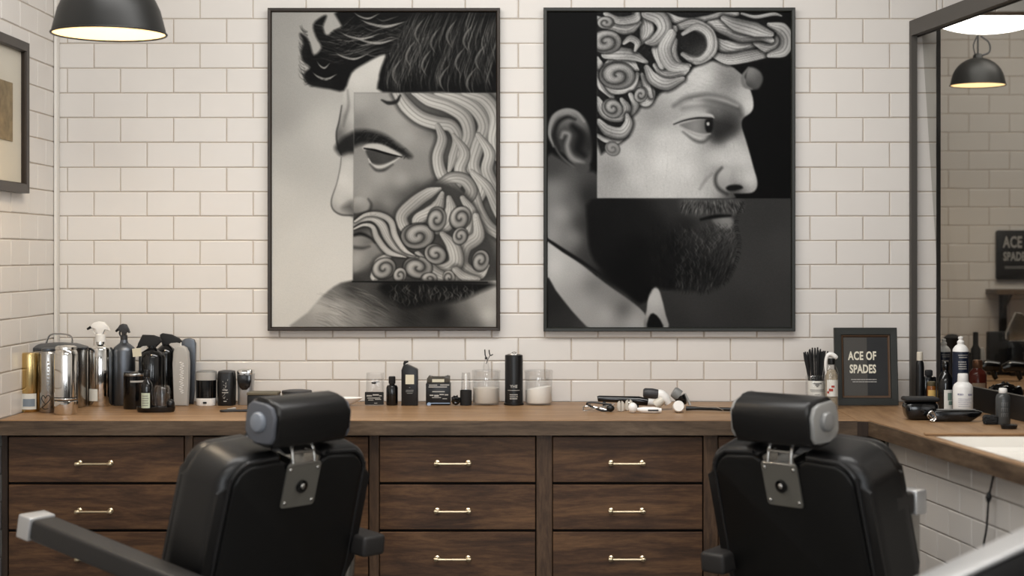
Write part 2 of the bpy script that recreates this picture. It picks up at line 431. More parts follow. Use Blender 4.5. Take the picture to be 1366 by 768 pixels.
# ------------------------------------------------------------------ poster painting (numpy raster -> vertex colours)
class Art:
    def __init__(s, x0, x1, y0, y1, step, base):
        s.xs = np.arange(x0, x1+step*.5, step); s.ys = np.arange(y0, y1+step*.5, step)
        s.X, s.Y = np.meshgrid(s.xs, s.ys); s.st = step
        s.V = np.full(s.X.shape, float(base)); s.x0, s.y0 = x0, y0
    def win(s, bx0, by0, bx1, by1):
        i0 = max(0, int((by0-s.y0)/s.st)-1); i1 = min(len(s.ys), int((by1-s.y0)/s.st)+2)
        j0 = max(0, int((bx0-s.x0)/s.st)-1); j1 = min(len(s.xs), int((bx1-s.x0)/s.st)+2)
        return slice(i0, i1), slice(j0, j1)
    def mask(s, pts, soft=3.0, smooth=6):
        P = np.array(cr(pts, smooth, True)) if smooth else np.array(pts, float)
        m = np.zeros(s.X.shape)
        w = s.win(P[:, 0].min()-soft, P[:, 1].min()-soft, P[:, 0].max()+soft, P[:, 1].max()+soft)
        X, Y = s.X[w], s.Y[w]
        if X.size == 0: return m
        ins = np.zeros(X.shape, bool); d2 = np.full(X.shape, 1e9)
        for a, b in zip(P, np.roll(P, -1, 0)):
            if a[1] != b[1]:
                c = ((a[1] > Y) != (b[1] > Y)) & (X < (b[0]-a[0])*(Y-a[1])/(b[1]-a[1])+a[0]); ins ^= c
            e = b-a; L = e@e
            if L < 1e-9: continue
            t = np.clip(((X-a[0])*e[0]+(Y-a[1])*e[1])/L, 0, 1)
            d2 = np.minimum(d2, (X-a[0]-t*e[0])**2+(Y-a[1]-t*e[1])**2)
        d = np.sqrt(d2)*np.where(ins, 1, -1)
        m[w] = np.clip(d/soft*.5+.5, 0, 1); return m
    def field(s, ctrl, p=2.2):
        num = np.zeros(s.X.shape); den = np.zeros(s.X.shape)
        for x, y, v in ctrl:
            w = 1/(((s.X-x)**2+(s.Y-y)**2+250)**(p/2)); num += w*v; den += w
        f = num/den; sg = 15/s.st; pd = int(sg*3)
        g = np.pad(f, pd, mode='edge'); ky = np.fft.fftfreq(g.shape[0])[:, None]; kx = np.fft.rfftfreq(g.shape[1])[None]
        g = np.fft.irfft2(np.fft.rfft2(g)*np.exp(-2*(PI*sg)**2*(kx**2+ky**2)), s=g.shape)
        return g[pd:-pd, pd:-pd]
    def fill(s, m, v):
        s.V = s.V*(1-m)+v*m
    def poly(s, pts, v, soft=3.0, smooth=6, clip=None, a=1.0):
        m = s.mask(pts, soft, smooth)*a
        if clip is not None: m = m*clip
        if isinstance(v, list): v = s.field(v)
        s.fill(m, v); return m
    def stroke(s, pts, w, v, a=1.0, soft=1.5, smooth=6, clip=None):
        """tapered brush stroke"""
        P = np.array(cr(pts, smooth)) if smooth else np.array(pts, float)
        n = len(P); W = np.interp(np.linspace(0, 1, n), np.linspace(0, 1, len(w)), w) if hasattr(w, '__len__') else np.full(n, float(w))
        mw = W.max()+soft
        win = s.win(P[:, 0].min()-mw, P[:, 1].min()-mw, P[:, 0].max()+mw, P[:, 1].max()+mw)
        X, Y = s.X[win], s.Y[win]
        if X.size == 0: return
        best = np.full(X.shape, -1e9)
        for i in range(n-1):
            p, q = P[i], P[i+1]; e = q-p; L = e@e
            if L < 1e-9: continue
            t = np.clip(((X-p[0])*e[0]+(Y-p[1])*e[1])/L, 0, 1)
            d = np.hypot(X-p[0]-t*e[0], Y-p[1]-t*e[1]); best = np.maximum(best, W[i]+(W[i+1]-W[i])*t-d)
        m = np.clip(best/soft*.5+.5, 0, 1)*a
        if clip is not None: m = m*clip[win]
        s.V[win] = s.V[win]*(1-m)+v*m
    def lock(s, pts, w, hi, lo, stri=4, side=.0, a=1.0, smooth=7, clip=None, seed=0, edge=.55):
        """one lock of hair: rounded across, striped along"""
        P = np.array(cr(pts, smooth)); n = len(P)
        W = np.interp(np.linspace(0, 1, n), np.linspace(0, 1, len(w)), w) if hasattr(w, '__len__') else np.full(n, float(w))
        mw = W.max()+3
        win = s.win(P[:, 0].min()-mw, P[:, 1].min()-mw, P[:, 0].max()+mw, P[:, 1].max()+mw)
        X, Y = s.X[win], s.Y[win]
        if X.size == 0: return
        best = np.full(X.shape, 1e9); U = np.zeros(X.shape); T = np.zeros(X.shape); WW = np.ones(X.shape)
        for i in range(n-1):
            p, q = P[i], P[i+1]; e = q-p; L = e@e
            if L < 1e-9: continue
            t = np.clip(((X-p[0])*e[0]+(Y-p[1])*e[1])/L, 0, 1); wl = np.maximum(W[i]+(W[i+1]-W[i])*t, .5)
            d = np.hypot(X-p[0]-t*e[0], Y-p[1]-t*e[1])/wl
            sg = np.sign((X-p[0])*e[1]-(Y-p[1])*e[0]); k = d < best
            best = np.where(k, d, best); U = np.where(k, sg*d, U); T = np.where(k, (i+t)/n, T); WW = np.where(k, wl, WW)
        m = np.clip((1-best)*WW/3.0, 0, 1)*a
        prof = np.clip(1-np.abs((U-side)/(1+abs(side)))**2.2, 0, 1)
        ph = (U*stri*.5+.35*np.sin(T*5+seed)+seed*.37) % 1.0
        cre = np.exp(-((ph-.5)/.13)**2)*np.clip(1.1-np.abs(U), 0, 1)
        ph2 = (U*stri*1.7+.2*np.sin(T*9+seed*2)) % 1.0
        v = lo+(hi-lo)*(.22+.78*prof)*(1-(1-edge)*cre)*(.94+.06*np.sin(ph2*2*PI))*(.9+.1*np.sin(T*7+seed))
        v *= (1-.45*np.clip((best-.78)/.22, 0, 1))
        if clip is not None: m = m*clip[win]
        s.V[win] = s.V[win]*(1-m)+v*m
    def curl(s, cx, cy, r, turns=1.4, start=0, w=.42, hi=200, lo=50, cw=1, clip=None, seed=0, stri=3):
        win = s.win(cx-r*1.3, cy-r*1.3, cx+r*1.3, cy+r*1.3)
        X, Y = s.X[win]-cx, s.Y[win]-cy
        if X.size == 0: return
        th = np.arctan2(Y, X)*cw; q = np.hypot(X*(1+.08*math.sin(seed)), Y*(1-.08*math.sin(seed)))/r
        q = q*(1+.07*np.sin(th*2+seed))
        m = np.clip((1.08-q)*r/5, 0, 1)*.7
        if clip is not None: m = m*clip[win]
        s.V[win] = s.V[win]*(1-m)+lo*.7*m
        # spiral ridge phase: constant along an Archimedean spiral
        ph = (q*turns*1.35-(th-start)/(2*PI)) % 1.0
        ridge = np.sin(ph*PI)**.7
        light = .78+.22*(-(X+Y)/(r*1.4)).clip(-1, 1)
        v = lo+(hi-lo)*ridge*light*(1-.18*np.sin(q*26+seed)**2)
        v = v*(1-.35*np.clip((q-.8)/.2, 0, 1))
        m = np.clip((.98-q)*r/4, 0, 1)
        if clip is not None: m = m*clip[win]
        s.V[win] = s.V[win]*(1-m)+v*m
    def blur(s, k=1):
        for _ in range(k):
            v = np.pad(s.V, 1, mode='edge')
            s.V = (v[1:-1, 1:-1]*4+v[:-2, 1:-1]*2+v[2:, 1:-1]*2+v[1:-1, :-2]*2+v[1:-1, 2:]*2+v[:-2, :-2]+v[2:, 2:]+v[:-2, 2:]+v[2:, :-2])/16
    def grain(s, amp, m=None, k=1):
        n = rng.normal(0, amp, s.V.shape)
        s.V = s.V+(n if m is None else n*m)

def paint_left():
    A = Art(40, 1042, 53, 1455, 2.2, 200); O = 735
    A.V = A.field([(60,80,158),(60,300,160),(200,300,168),(60,500,160),(150,700,182),(60,900,196),(200,1100,204),(60,1300,206),(300,1200,208),(280,600,190),(100,1440,204),(330,80,170)], 3)
    # shoulder
    A.poly([(140,1470),(200,1390),(290,1295),(400,1247),(700,1250),(1060,1250),(1060,1480),(600,1480)],
           [(180,1440,150),(250,1360,185),(330,1380,190),(300,1300,120),(400,1280,60),(420,1400,150),(520,1430,110),(560,1300,28),(700,1300,24),(650,1400,40),(800,1400,26),(850,1440,60),(900,1370,110),(960,1340,170),(1000,1400,205),(1030,1300,180),(940,1450,90),(480,1330,70)], soft=6, smooth=3)
    for i in range(170):   # fine drawn strokes on the shoulder
        t = random.random(); x = 230+t*420; y = 1270+random.random()*170
        A.stroke([(x, y), (x+45, y+14), (x+85, y+40)], [.4, 1.5, .3], random.choice([40, 60, 190, 170]) if x < 480 else random.choice([20, 60, 75]), a=.28)
    # far profile: forehead and nose outside the inset
    face = A.poly([(545,230),(470,262),(400,322),(364,400),(352,470),(340,540),(328,590),(332,640),(350,688),(356,705),(346,745),(330,815),(312,870),(304,905),(315,935),(345,952),(380,958),(420,960),(440,800),(440,500),(560,420)],
           [(500,300,205),(420,360,205),(380,430,190),(365,520,150),(400,520,205),(335,600,90),(400,600,190),(380,640,60),(380,720,205),(360,800,212),(340,900,214),(390,930,120),(400,850,208),(320,920,150)], soft=4, smooth=4)
    A.stroke([(378,400),(382,470),(368,520),(360,560)], [1,4,6,2], 80, a=.55, soft=8)
    A.stroke([(352,470),(340,540),(328,590),(332,640),(350,688)], [2,3,3,4,3], 40, a=.8, soft=3)
    A.stroke([(350,700),(345,745),(330,815),(306,890),(314,932),(350,955),(400,958)], [1.5,1.5,1.5,2.5,3,4,4], 60, a=.75, soft=3)
    A.poly([(322,655),(350,620),(380,598),(410,590),(412,670),(380,680),(350,690),(335,680)], 30, soft=12, a=.9)
    A.poly([(355,925),(385,935),(405,950),(400,900),(380,905)], 70, soft=16, a=.6)
    # hair mass
    hair = A.poly([(345,40),(720,40),(1060,40),(1060,408),(800,410),(535,410),(518,350),(528,300),(545,240),(450,285),(395,325),(362,402),(300,396),(215,380),(185,350),(190,320),(210,300),(180,270),(172,230),(182,190),(165,150),(195,165),(212,200),(228,245),(262,212),(238,165),(225,110),(262,75),(285,72),(268,120),(285,158),(320,135),(352,115)], 17, soft=7, smooth=3)
    rr = random.Random(3)
    for i in range(330):   # fringe strokes sweeping left
        t = rr.random(); s0 = rr.random()
        x = 380+t*420; y = 70+s0*170*(1-t*.35)
        L = rr.uniform(90, 220)
        v = rr.choice([22, 40, 60, 80, 130, 12, 12, 8])
        pts = [(x, y), (x-L*.35, y+L*.2+18*math.sin(x*.02)), (x-L*.7, y+L*.22), (x-L, y+L*.12+rr.uniform(-10, 24))]
        A.stroke(pts, [.4, 2.0, 2.2, .3], v, a=.65, clip=hair, smooth=4)
    for (x, y, L, w) in ((640,95,210,9),(520,150,180,7),(600,170,200,8),(470,240,150,7),(330,330,110,8),(520,60,120,6),(300,280,60,6)):
        A.lock([(x, y), (x-L*.4, y+22), (x-L*.75, y+12), (x-L, y-10)], [2, w, w*.8, 1], 205, 60, stri=3, clip=hair, a=.8)
    for i in range(26):
        x = 560+i*19; y0_ = 60+rr.uniform(0, 90)
        A.stroke([(x+70, y0_), (x+25, y0_+90), (x, y0_+190), (x+10, y0_+270)], [6, 12, 12, 3], rr.choice([44, 60, 12, 52, 10]), a=.5, soft=16, clip=hair)
    side = A.mask([(700,40),(1060,40),(1060,408),(535,408),(520,340),(540,255),(600,190)], soft=16, smooth=3)
    for i in range(900):   # combed side
        x = rr.uniform(540, 1060); y = rr.uniform(70, 330); L = rr.uniform(60, 130); k = (x-540)/500
        v = rr.choice([14, 24, 50, 80, 110, 150, 10, 30, 12])
        q_ = .55-.5*k; pts = [(x+L*(.5*q_+.25), y-L*.55), (x+L*(.18*q_+.1), y), (x, y+L*.5), (x+L*(.02+.10*k), y+L*.95)]
        A.stroke(pts, [.3, 1.5, 1.7, .3], v, a=.55, clip=hair*side, smooth=4)
    for (x, y) in ((690,120),(760,160),(830,130),(905,150),(650,220),(720,260),(870,250),(960,240),(590,300),(800,330),(920,340)):
        A.lock([(x+40, y-50), (x, y), (x-10, y+40), (x+15, y+85)], [1, 7, 7, 1], 170, 40, stri=4, clip=hair*side, a=.6)
    for i in range(60):
        a = rr.uniform(0, 1); x = 200+a*140; y = 360+rr.uniform(-10, 20)
        A.stroke([(x, y), (x-18, y+8), (x-26, y-6)], [1.2, .8, .2], 30, a=.6)
        x = 180+rr.uniform(-8, 20); y = rr.uniform(140, 360)
        A.stroke([(x+12, y), (x-6, y-12), (x-14, y-30)], [1.4, .9, .2], 35, a=.6)
    # ---------------- inset: carved stone head
    rect = A.mask([(408,413),(1060,413),(1060,1248),(402,1248)], soft=2, smooth=0)
    A.fill(rect, A.field([(430,440,168),(560,450,160),(600,520,166),(500,540,150),(430,560,130),(650,600,165),(720,640,150),(700,560,140),(740,700,140),(700,780,150),(620,800,168),(520,790,165),(460,860,160),(430,800,150),(560,900,150),(640,880,84),(700,850,70),(590,890,110),(600,960,84),(530,940,90),(500,980,70),(680,900,76),(430,1000,50),(440,1080,150),(420,1150,150),(480,1100,140),(470,1180,110),(430,1230,40),(960,1150,110),(1000,1250,100),(760,560,90),(660,740,140)], 3))
    # brow
    A.poly([(400,590),(430,580),(480,582),(540,600),(600,640),(660,690),(650,700),(600,680),(540,650),(490,640),(440,640),(400,650)], 28, soft=14, clip=rect, smooth=4)
    for i in range(90):
        t = rr.random(); x = 410+t*230; y = 600+t*t*90+rr.uniform(-16, 22)
        A.stroke([(x, y+10), (x+10, y-4), (x+24, y-8+t*16)], [.5, 1.5, .3], rr.choice([15, 30, 90]), a=.6, clip=rect)
    A.poly([(445,655),(470,640),(520,640),(570,660),(620,690),(590,694),(540,678),(480,664),(455,668)], 190, soft=5, clip=rect)
    A.poly([(460,668),(500,670),(550,684),(600,697),(560,722),(520,732),(485,724),(470,700)], [(490,690,70),(540,700,88),(500,720,60),(580,700,60)], soft=5, clip=rect)
    A.stroke([(452,660),(500,668),(555,684),(618,698)], [3,5,5,2], 20, clip=rect)
    A.stroke([(470,705),(490,735),(530,742),(580,720),(612,700)], [2,5,6,4,1], 190, clip=rect)
    A.stroke([(478,730),(505,756),(540,756),(580,732)], [2,5,6,2], 45, clip=rect, soft=6, a=.8)
    # nose wing
    A.poly([(405,885),(430,874),(460,882),(476,905),(466,935),(440,945),(405,945)], [(430,895,185),(460,915,150),(420,935,110)], soft=6, clip=rect)
    A.stroke([(470,885),(484,910),(474,940),(440,952),(405,955)], [2,4,5,5,3], 50, clip=rect, soft=6, a=.8)
    # lips, chin
    A.poly([(402,1060),(430,1052),(470,1062),(490,1078),(450,1092),(402,1092)], [(420,1070,150),(470,1075,110)], soft=5, clip=rect)
    A.stroke([(402,1045),(440,1040),(480,1058),(500,1080)], [6,7,5,2], 25, clip=rect, soft=6)
    A.stroke([(402,1100),(440,1104),(475,1096)], [5,7,3], 45, clip=rect, soft=8, a=.8)
    A.poly([(402,1130),(450,1120),(480,1150),(470,1200),(402,1215)], [(420,1160,175),(460,1180,120)], soft=14, clip=rect, a=.8)
    # hair waves right
    waves = [
      ([(600,412),(640,470),(700,520),(770,545),(840,560),(870,620),(850,700),(830,760)], [26,34,34,34,30,28,26,10]),
      ([(680,405),(740,440),(830,470),(900,520),(920,600),(890,690),(900,760),(860,850)], [24,34,36,36,32,30,28,12]),
      ([(780,405),(870,430),(950,480),(990,560),(960,650),(940,740),(980,830),(960,900)], [24,34,36,34,34,30,28,18]),
      ([(900,405),(990,440),(1040,520),(1030,620),(1050,700)], [24,34,36,30,22]),
      ([(780,560),(800,620),(780,700),(800,780),(860,850),(900,880)], [14,26,28,30,24,12]),
      ([(850,600),(900,680),(880,760),(930,840),(960,930),(1000,1000),(1050,1040)], [10,26,30,30,30,30,26]),
      ([(960,600),(1010,680),(1000,760),(1045,860),(1060,900)], [14,28,30,30,30]),
      ([(930,760),(1000,830),(1040,920),(1060,960)], [10,24,26,26]),
      ([(780,820),(840,790),(900,800),(930,850),(900,890),(840,880),(790,850)], [16,28,30,30,28,24,8]),
    ]
    for i, (p, w) in enumerate(waves):
        A.stroke(p, [q+6 for q in w], 38, clip=rect, soft=12, a=.8)
    for i, (p, w) in enumerate(waves):
        A.lock(p, w, 206, 62, stri=4, clip=rect, seed=i, side=-.35, edge=.55)
    A.stroke([(530,445),(560,458),(595,452),(612,425)], [3,8,8,4], 40, clip=rect, soft=4)
    # beard mass
    A.poly([(770,800),(700,850),(610,920),(590,990),(640,1100),(560,1130),(470,1190),(440,1248),(1000,1250),(1030,1100),(960,960),(900,850)], 70, soft=18, clip=rect)
    for p, w in (([(790,840),(740,860),(680,900),(620,960),(640,1020),(700,1060)], [8,24,28,26,24,14]),
                 ([(800,860),(780,920),(740,950),(690,980),(700,1030)], [10,28,28,24,14]),
                 ([(830,880),(840,940),(820,1000),(770,1020),(740,990)], [12,28,28,22,10]),
                 ([(890,880),(930,950),(910,1040),(850,1080),(820,1050)], [12,26,28,24,10]),
                 ([(950,960),(960,1050),(900,1100),(890,1180),(960,1220),(1000,1180)], [14,28,30,28,24,10]),
                 ([(800,1040),(850,1100),(860,1170),(800,1200),(740,1160)], [12,30,32,26,12]),
                 ([(690,1130),(740,1190),(800,1230),(880,1245)], [14,26,24,14]),
                 ([(860,1200),(900,1230),(960,1240)], [16,20,10]),
                 ([(560,1140),(520,1170),(500,1230)], [14,22,20])):
        A.stroke(p, [q*1.15+6 for q in w], 60, clip=rect, soft=10, a=.7)
        A.lock(p, [q*1.15 for q in w], 206, 66, stri=5, clip=rect, seed=w[0], side=-.3, edge=.55)
    for cx, cy, r, st, cw in ((540,1195,46,0,1),(690,1190,52,2,-1),(690,1050,60,3,1),(775,975,44,1,-1),(880,970,46,0,1),(770,1130,44,4,1),(970,1160,40,2,-1),(880,1050,34,5,1),(610,1225,30,1,1),(740,1240,30,2,1),(830,1235,28,3,-1)):
        A.curl(cx, cy, r*1.12, 1.05, st, .46, 208, 52, cw, clip=rect, seed=cx)
    # moustache
    for k, (p, w) in enumerate((([(402,1000),(440,975),(490,968),(530,1000),(560,1060),(610,1120),(690,1145)], [10,16,20,22,22,18,3]),
                 ([(402,1020),(450,1000),(490,1010),(510,1060),(560,1120),(640,1145)], [5,8,12,16,16,3]),
                 ([(410,985),(460,955),(520,955),(570,985),(590,1050),(630,1110),(680,1138)], [6,10,14,16,16,12,2]))):
        A.stroke(p, [q+5 for q in w], 40, clip=rect, soft=6, a=.7)
        A.lock(p, w, 214, 90, stri=5, clip=rect, seed=k, edge=.5)
    # lower dark hair of the photo part
    lowr = A.mask([(540,1256),(1010,1256),(960,1300),(860,1340),(760,1350),(640,1370),(590,1340)], soft=14, smooth=3)
    A.fill(lowr, 22)
    for i in range(160):
        x = rr.uniform(560, 960); y = rr.uniform(1262, 1330)
        A.stroke([(x, y), (x+rr.uniform(-14, 14), y+16), (x+rr.uniform(-10, 14), y+34)], [.4, 1.7, .3], rr.choice([70, 110, 150, 40]), a=.6, clip=lowr)
    A.stroke([(400,1252),(600,1254),(1000,1256)], 3, 18, soft=2)
    A.stroke([(408,413),(404,900),(401,1248)], 1.2, 110, soft=2, a=.5)
    A.stroke([(408,413),(1042,413)], 1.2, 90, soft=2, a=.6)
    A.blur(1); A.grain(2.2)
    return A

def paint_right():
    A = Art(43, 1118, 52, 1455, 2.3, 10); rr = random.Random(9)
    rect = A.mask([(262,40),(1120,40),(1120,881),(262,881)], soft=2, smooth=0)
    low = A.mask([(30,881),(1130,881),(1130,1470),(30,1470)], soft=2, smooth=0)
    A.fill(low*(A.X > 262), A.field([(1000,950,58),(1100,1100,66),(950,1200,62),(700,1350,58),(1100,1400,60),(900,1400,54),(600,1440,50)], 3))
    left = A.mask([(30,40),(261,40),(261,1470),(30,1470)], soft=2, smooth=0)
    A.fill(left, 11)
    # neck
    neck = A.mask([(30,700),(140,730),(200,760),(262,770),(300,880),(330,1100),(520,1280),(480,1340),(300,1250),(150,1150),(30,1060)], soft=10, smooth=3)
    A.fill(neck, A.field([(60,740,70),(70,850,130),(100,950,150),(60,1040,150),(160,900,100),(150,1050,130),(200,1000,60),(220,880,40),(230,1130,60),(260,1000,22),(350,1200,14),(450,1250,12),(300,1100,14)], 3))
    # ear
    A.poly([(60,560),(80,505),(130,485),(190,505),(225,560),(240,640),(235,720),(200,745),(160,735),(120,690),(80,650)], [(90,540,110),(130,500,150),(200,540,120),(120,600,40),(160,620,60),(200,640,30),(130,680,60),(190,720,90),(225,620,40)], soft=7)
    A.stroke([(70,650),(52,590),(70,520),(120,490),(170,498),(205,540)], [4,9,10,9,7,4], 140, soft=5)
    A.stroke([(95,660),(74,600),(90,545),(130,520),(165,530)], [4,8,9,8,4], 28, soft=8)
    A.stroke([(105,610),(115,590),(140,600),(130,650),(150,700),(200,725)], [6,9,9,10,12,8], 135, soft=8)
    A.stroke([(155,560),(190,600),(180,660),(205,690)], [12,18,18,10], 22, soft=12)
    A.stroke([(75,650),(100,690),(150,735),(190,755)], [3,4,5,4], 95, soft=5)
    A.poly([(165,730),(200,725),(230,735),(225,765),(195,772),(170,755)], 75, soft=8)
    # collar, tie, coat
    A.poly([(30,1075),(110,1120),(200,1180),(300,1260),(400,1330),(470,1390),(500,1455),(560,1470),(30,1470)], [(60,1110,190),(80,1180,200),(150,1200,175),(250,1270,120),(200,1350,160),(300,1400,170),(380,1370,90),(430,1430,170),(350,1320,130),(450,1380,150)], soft=4, smooth=3)
    A.stroke([(30,1055),(110,1110),(190,1160),(280,1220)], [6,8,7,4], 24, soft=4)
    A.poly([(480,1380),(490,1310),(518,1272),(540,1300),(565,1400),(576,1470),(470,1470)], [(510,1330,190),(500,1400,175),(560,1440,150),(480,1440,110)], soft=4, smooth=2)
    A.poly([(484,1470),(490,1410),(510,1392),(540,1420),(554,1470)], 16, soft=4, smooth=2)
    A.poly([(30,1225),(80,1290),(150,1380),(215,1450),(240,1470),(30,1470)], [(60,1350,38),(120,1430,48),(200,1450,60)], soft=4, smooth=2)
    # statue face
    prof = [(262,300),(400,330),(600,280),(780,260),(900,330),(942,410),(952,470),(938,502),(906,526),(900,560),(918,620),(938,690),(954,750),(968,800),(966,835),(945,856),(900,860),(866,862),(852,884),(600,890),(262,890)]
    face = A.mask(prof, soft=4, smooth=3)*rect
    A.fill(face, A.field([(720,350,205),(640,420,190),(850,360,130),(900,430,190),(935,470,210),(860,450,150),(760,440,150),(700,450,205),(600,500,165),(520,520,150),(850,520,80),(800,600,60),(850,570,70),(700,600,190),(640,640,205),(560,620,200),(560,720,215),(650,760,210),(450,620,170),(420,700,190),(450,800,195),(330,760,150),(300,850,160),(400,860,175),(560,850,200),(700,860,195),(770,820,180),(800,700,200),(860,650,200),(900,700,205),(820,770,120),(880,790,180),(930,800,215),(900,850,120),(945,840,170),(870,855,60),(920,620,170),(830,720,210)], 3.2))
    A.grain(5, face)
    for i in range(260):  # weathering streaks
        x = rr.uniform(290, 900); y = rr.uniform(620, 860)
        A.stroke([(x, y), (x+rr.uniform(-3, 3), y+rr.uniform(10, 40))], [.5, 1.3, .3], rr.choice([120, 150, 230, 100]), a=.22, clip=face, smooth=0)
    for i in range(160):
        x = rr.uniform(600, 900); y = rr.uniform(290, 430)
        A.stroke([(x, y), (x+rr.uniform(8, 30), y+rr.uniform(-8, 12))], [.5, 1.3, .3], rr.choice([90, 110, 215]), a=.25, clip=face, smooth=0)
    # brow
    A.stroke([(600,470),(660,436),(740,430),(820,450),(880,480),(895,510)], [2,8,13,17,15,6], 78, soft=16, clip=face, a=.9)
    A.stroke([(690,440),(750,432),(820,446),(880,470)], [2,5,7,4], 200, soft=8, clip=face, a=.7)
    A.stroke([(640,480),(740,470),(820,490),(880,520)], [4,10,16,18], 70, soft=20, clip=face, a=.55)
    # eye
    A.poly([(760,505),(800,520),(850,530),(880,560),(850,600),(790,620),(760,590)], 40, soft=26, clip=face, a=.75)
    A.stroke([(595,545),(640,520),(700,508),(760,512),(776,522)], [2,5,7,7,3], 185, soft=4, clip=face)
    A.stroke([(600,552),(650,534),(710,524),(770,528)], [2,3,4,4], 25, soft=3, clip=face)
    A.poly([(625,556),(670,540),(720,530),(765,534),(772,565),(755,590),(715,592),(670,578)], [(660,558,120),(700,560,160),(740,560,90)], soft=4, clip=face)
    A.poly([(742,532),(770,532),(774,565),(764,588),(745,585),(738,560)], 20, soft=5, clip=face)
    A.poly([(745,545),(756,543),(757,556),(747,557)], 190, soft=3, clip=face)
    A.stroke([(628,560),(670,586),(715,603),(760,594)], [2,4,5,3], 165, soft=4, clip=face)
    A.stroke([(640,585),(690,622),(730,630),(765,605)], [1,5,6,3], 60, soft=8, clip=face, a=.8)
    # nose wing, nostril
    A.poly([(790,770),(820,745),(850,742),(860,765),(850,800),(860,830),(830,850),(800,830),(786,800)], [(820,770,195),(830,810,170),(810,830,140)], soft=10, clip=face, a=.9)
    A.stroke([(812,745),(788,775),(784,810),(800,840),(835,862)], [3,5,6,7,5], 45, soft=8, clip=face, a=.85)
    A.poly([(830,835),(850,822),(890,822),(905,835),(880,845),(845,848)], 22, soft=5, clip=face)
    A.stroke([(770,770),(740,800),(715,840)], [2,5,3], 120, soft=8, clip=face, a=.6)
    # curls
    A.poly([(262,50),(880,50),(1000,90),(1075,110),(1102,170),(1085,230),(1000,262),(900,280),(760,270),(690,300),(640,350),(560,400),(500,450),(410,480),(390,560),(330,640),(262,640)], 30, soft=8, clip=rect, smooth=3)
    lk = [
      ([(262,80),(320,110),(400,130),(450,100)], [10,22,22,8]), ([(300,60),(360,90),(430,80),(440,55)], [10,16,18,10]),
      ([(430,60),(470,90),(480,150),(450,195)], [14,30,26,8]), ([(480,60),(540,80),(560,130),(520,180),(480,190)], [20,30,28,22,8]),
      ([(560,60),(640,100),(740,95),(820,70),(880,60)], [10,20,22,20,10]), ([(600,130),(560,170),(535,220),(550,290)], [16,26,28,16]),
      ([(620,120),(690,110),(750,150),(760,220),(700,262),(640,240)], [12,22,26,26,22,10]),
      ([(600,180),(590,240),(620,290),(670,290)], [16,24,20,8]),
      ([(760,110),(830,120),(900,150),(980,150),(1030,180)], [16,32,34,28,12]), ([(820,80),(880,110),(960,130),(1030,150)], [12,26,28,12]),
      ([(780,180),(830,210),(900,215),(970,190)], [14,28,28,12]), ([(770,240),(840,262),(920,250),(1000,235),(1060,220)], [12,22,24,20,10]),
      ([(1020,110),(1075,130),(1098,175),(1080,225),(1020,245)], [10,26,26,24,10]), ([(960,190),(1010,210),(1050,195),(1060,150)], [10,20,20,10]),
      ([(900,60),(960,75),(1040,62),(1075,70)], [6,8,8,4]),
      ([(300,240),(350,235),(420,245),(480,275)], [18,26,22,8]), ([(310,300),(350,270),(400,280),(440,310)], [20,30,26,8]),
      ([(300,330),(340,380),(400,370),(440,330)], [22,32,30,10]), ([(480,300),(510,350),(570,375),(640,350)], [12,24,24,10]),
      ([(520,290),(560,330),(620,330),(660,310)], [12,22,20,8]), ([(400,400),(450,380),(490,410),(480,450),(440,455)], [12,22,24,20,8]),
      ([(262,330),(290,380),(330,430)], [14,22,10]), ([(262,440),(300,500),(360,515),(390,480),(370,440)], [12,24,24,20,8]),
      ([(410,420),(430,470),(400,520)], [10,16,8]), ([(270,540),(310,580),(370,590),(400,550),(395,510)], [12,22,24,18,8]),
      ([(262,600),(300,620),(350,625),(390,600)], [8,12,12,6]), ([(262,260),(275,300),(262,340)], [10,18,10]),
      ([(380,190),(410,170),(440,190),(430,225)], [8,14,14,6]), ([(460,330),(480,380),(500,430)], [8,16,8]),
    ]
    order = list(range(len(lk))); rr.shuffle(order)
    for i in order:
        p, w = lk[i]; w = [q*1.25 for q in w]
        A.stroke(p, [q+5 for q in w], 20, clip=rect, soft=9, a=.85)
        A.lock(p, w, 208, 34, stri=4+(i % 3), clip=rect, seed=i*1.7, side=(-.4 if i % 2 else .3), edge=.5)
    for cx, cy, r, st, cw in ((300,185,62,1,1),(350,335,70,2,1),(330,480,46,3,1),(455,420,34,0,-1),(300,100,34,5,-1),(330,660,34,3,1)):
        A.curl(cx, cy, r, 1.1, st, .5, 200 if cy < 600 else 165, 48 if cy < 600 else 90, cw, clip=rect, seed=cx)
    # open rolled curl over the brow, and the small lock hanging before the forehead
    A.lock([(590,150),(560,220),(590,290),(660,300)], [24,34,30,14], 214, 60, 5, clip=rect, seed=1, side=-.3)
    A.poly([(640,170),(690,140),(735,160),(745,215),(710,250),(660,240),(640,205)], [(680,180,30),(720,230,70),(700,150,24)], soft=8, clip=rect)
    A.lock([(640,150),(700,118),(755,150),(762,215),(720,262),(660,262)], [10,18,20,18,14,6], 216, 70, 4, clip=rect, seed=4, side=-.2)
    A.poly([(930,300),(975,312),(994,350),(975,392),(940,396),(915,365)], [(940,320,150),(975,350,70),(930,385,50),(955,350,130)], soft=6, clip=rect)
    hm = A.mask([(262,50),(880,50),(1000,90),(1075,110),(1102,170),(1085,230),(1000,262),(900,280),(760,270),(690,300),(640,350),(560,400),(500,450),(410,480),(390,560),(330,640),(262,640)], soft=8, smooth=3)*rect
    for i in range(900):
        x = rr.uniform(262, 1100); y = rr.uniform(55, 640)
        A.stroke([(x, y), (x+rr.uniform(-14, 14), y+rr.uniform(-6, 12))], [.4, 1.2, .3], rr.choice([20, 60, 120, 225, 200]), a=.3, smooth=0, clip=hm)
    A.grain(7, hm)
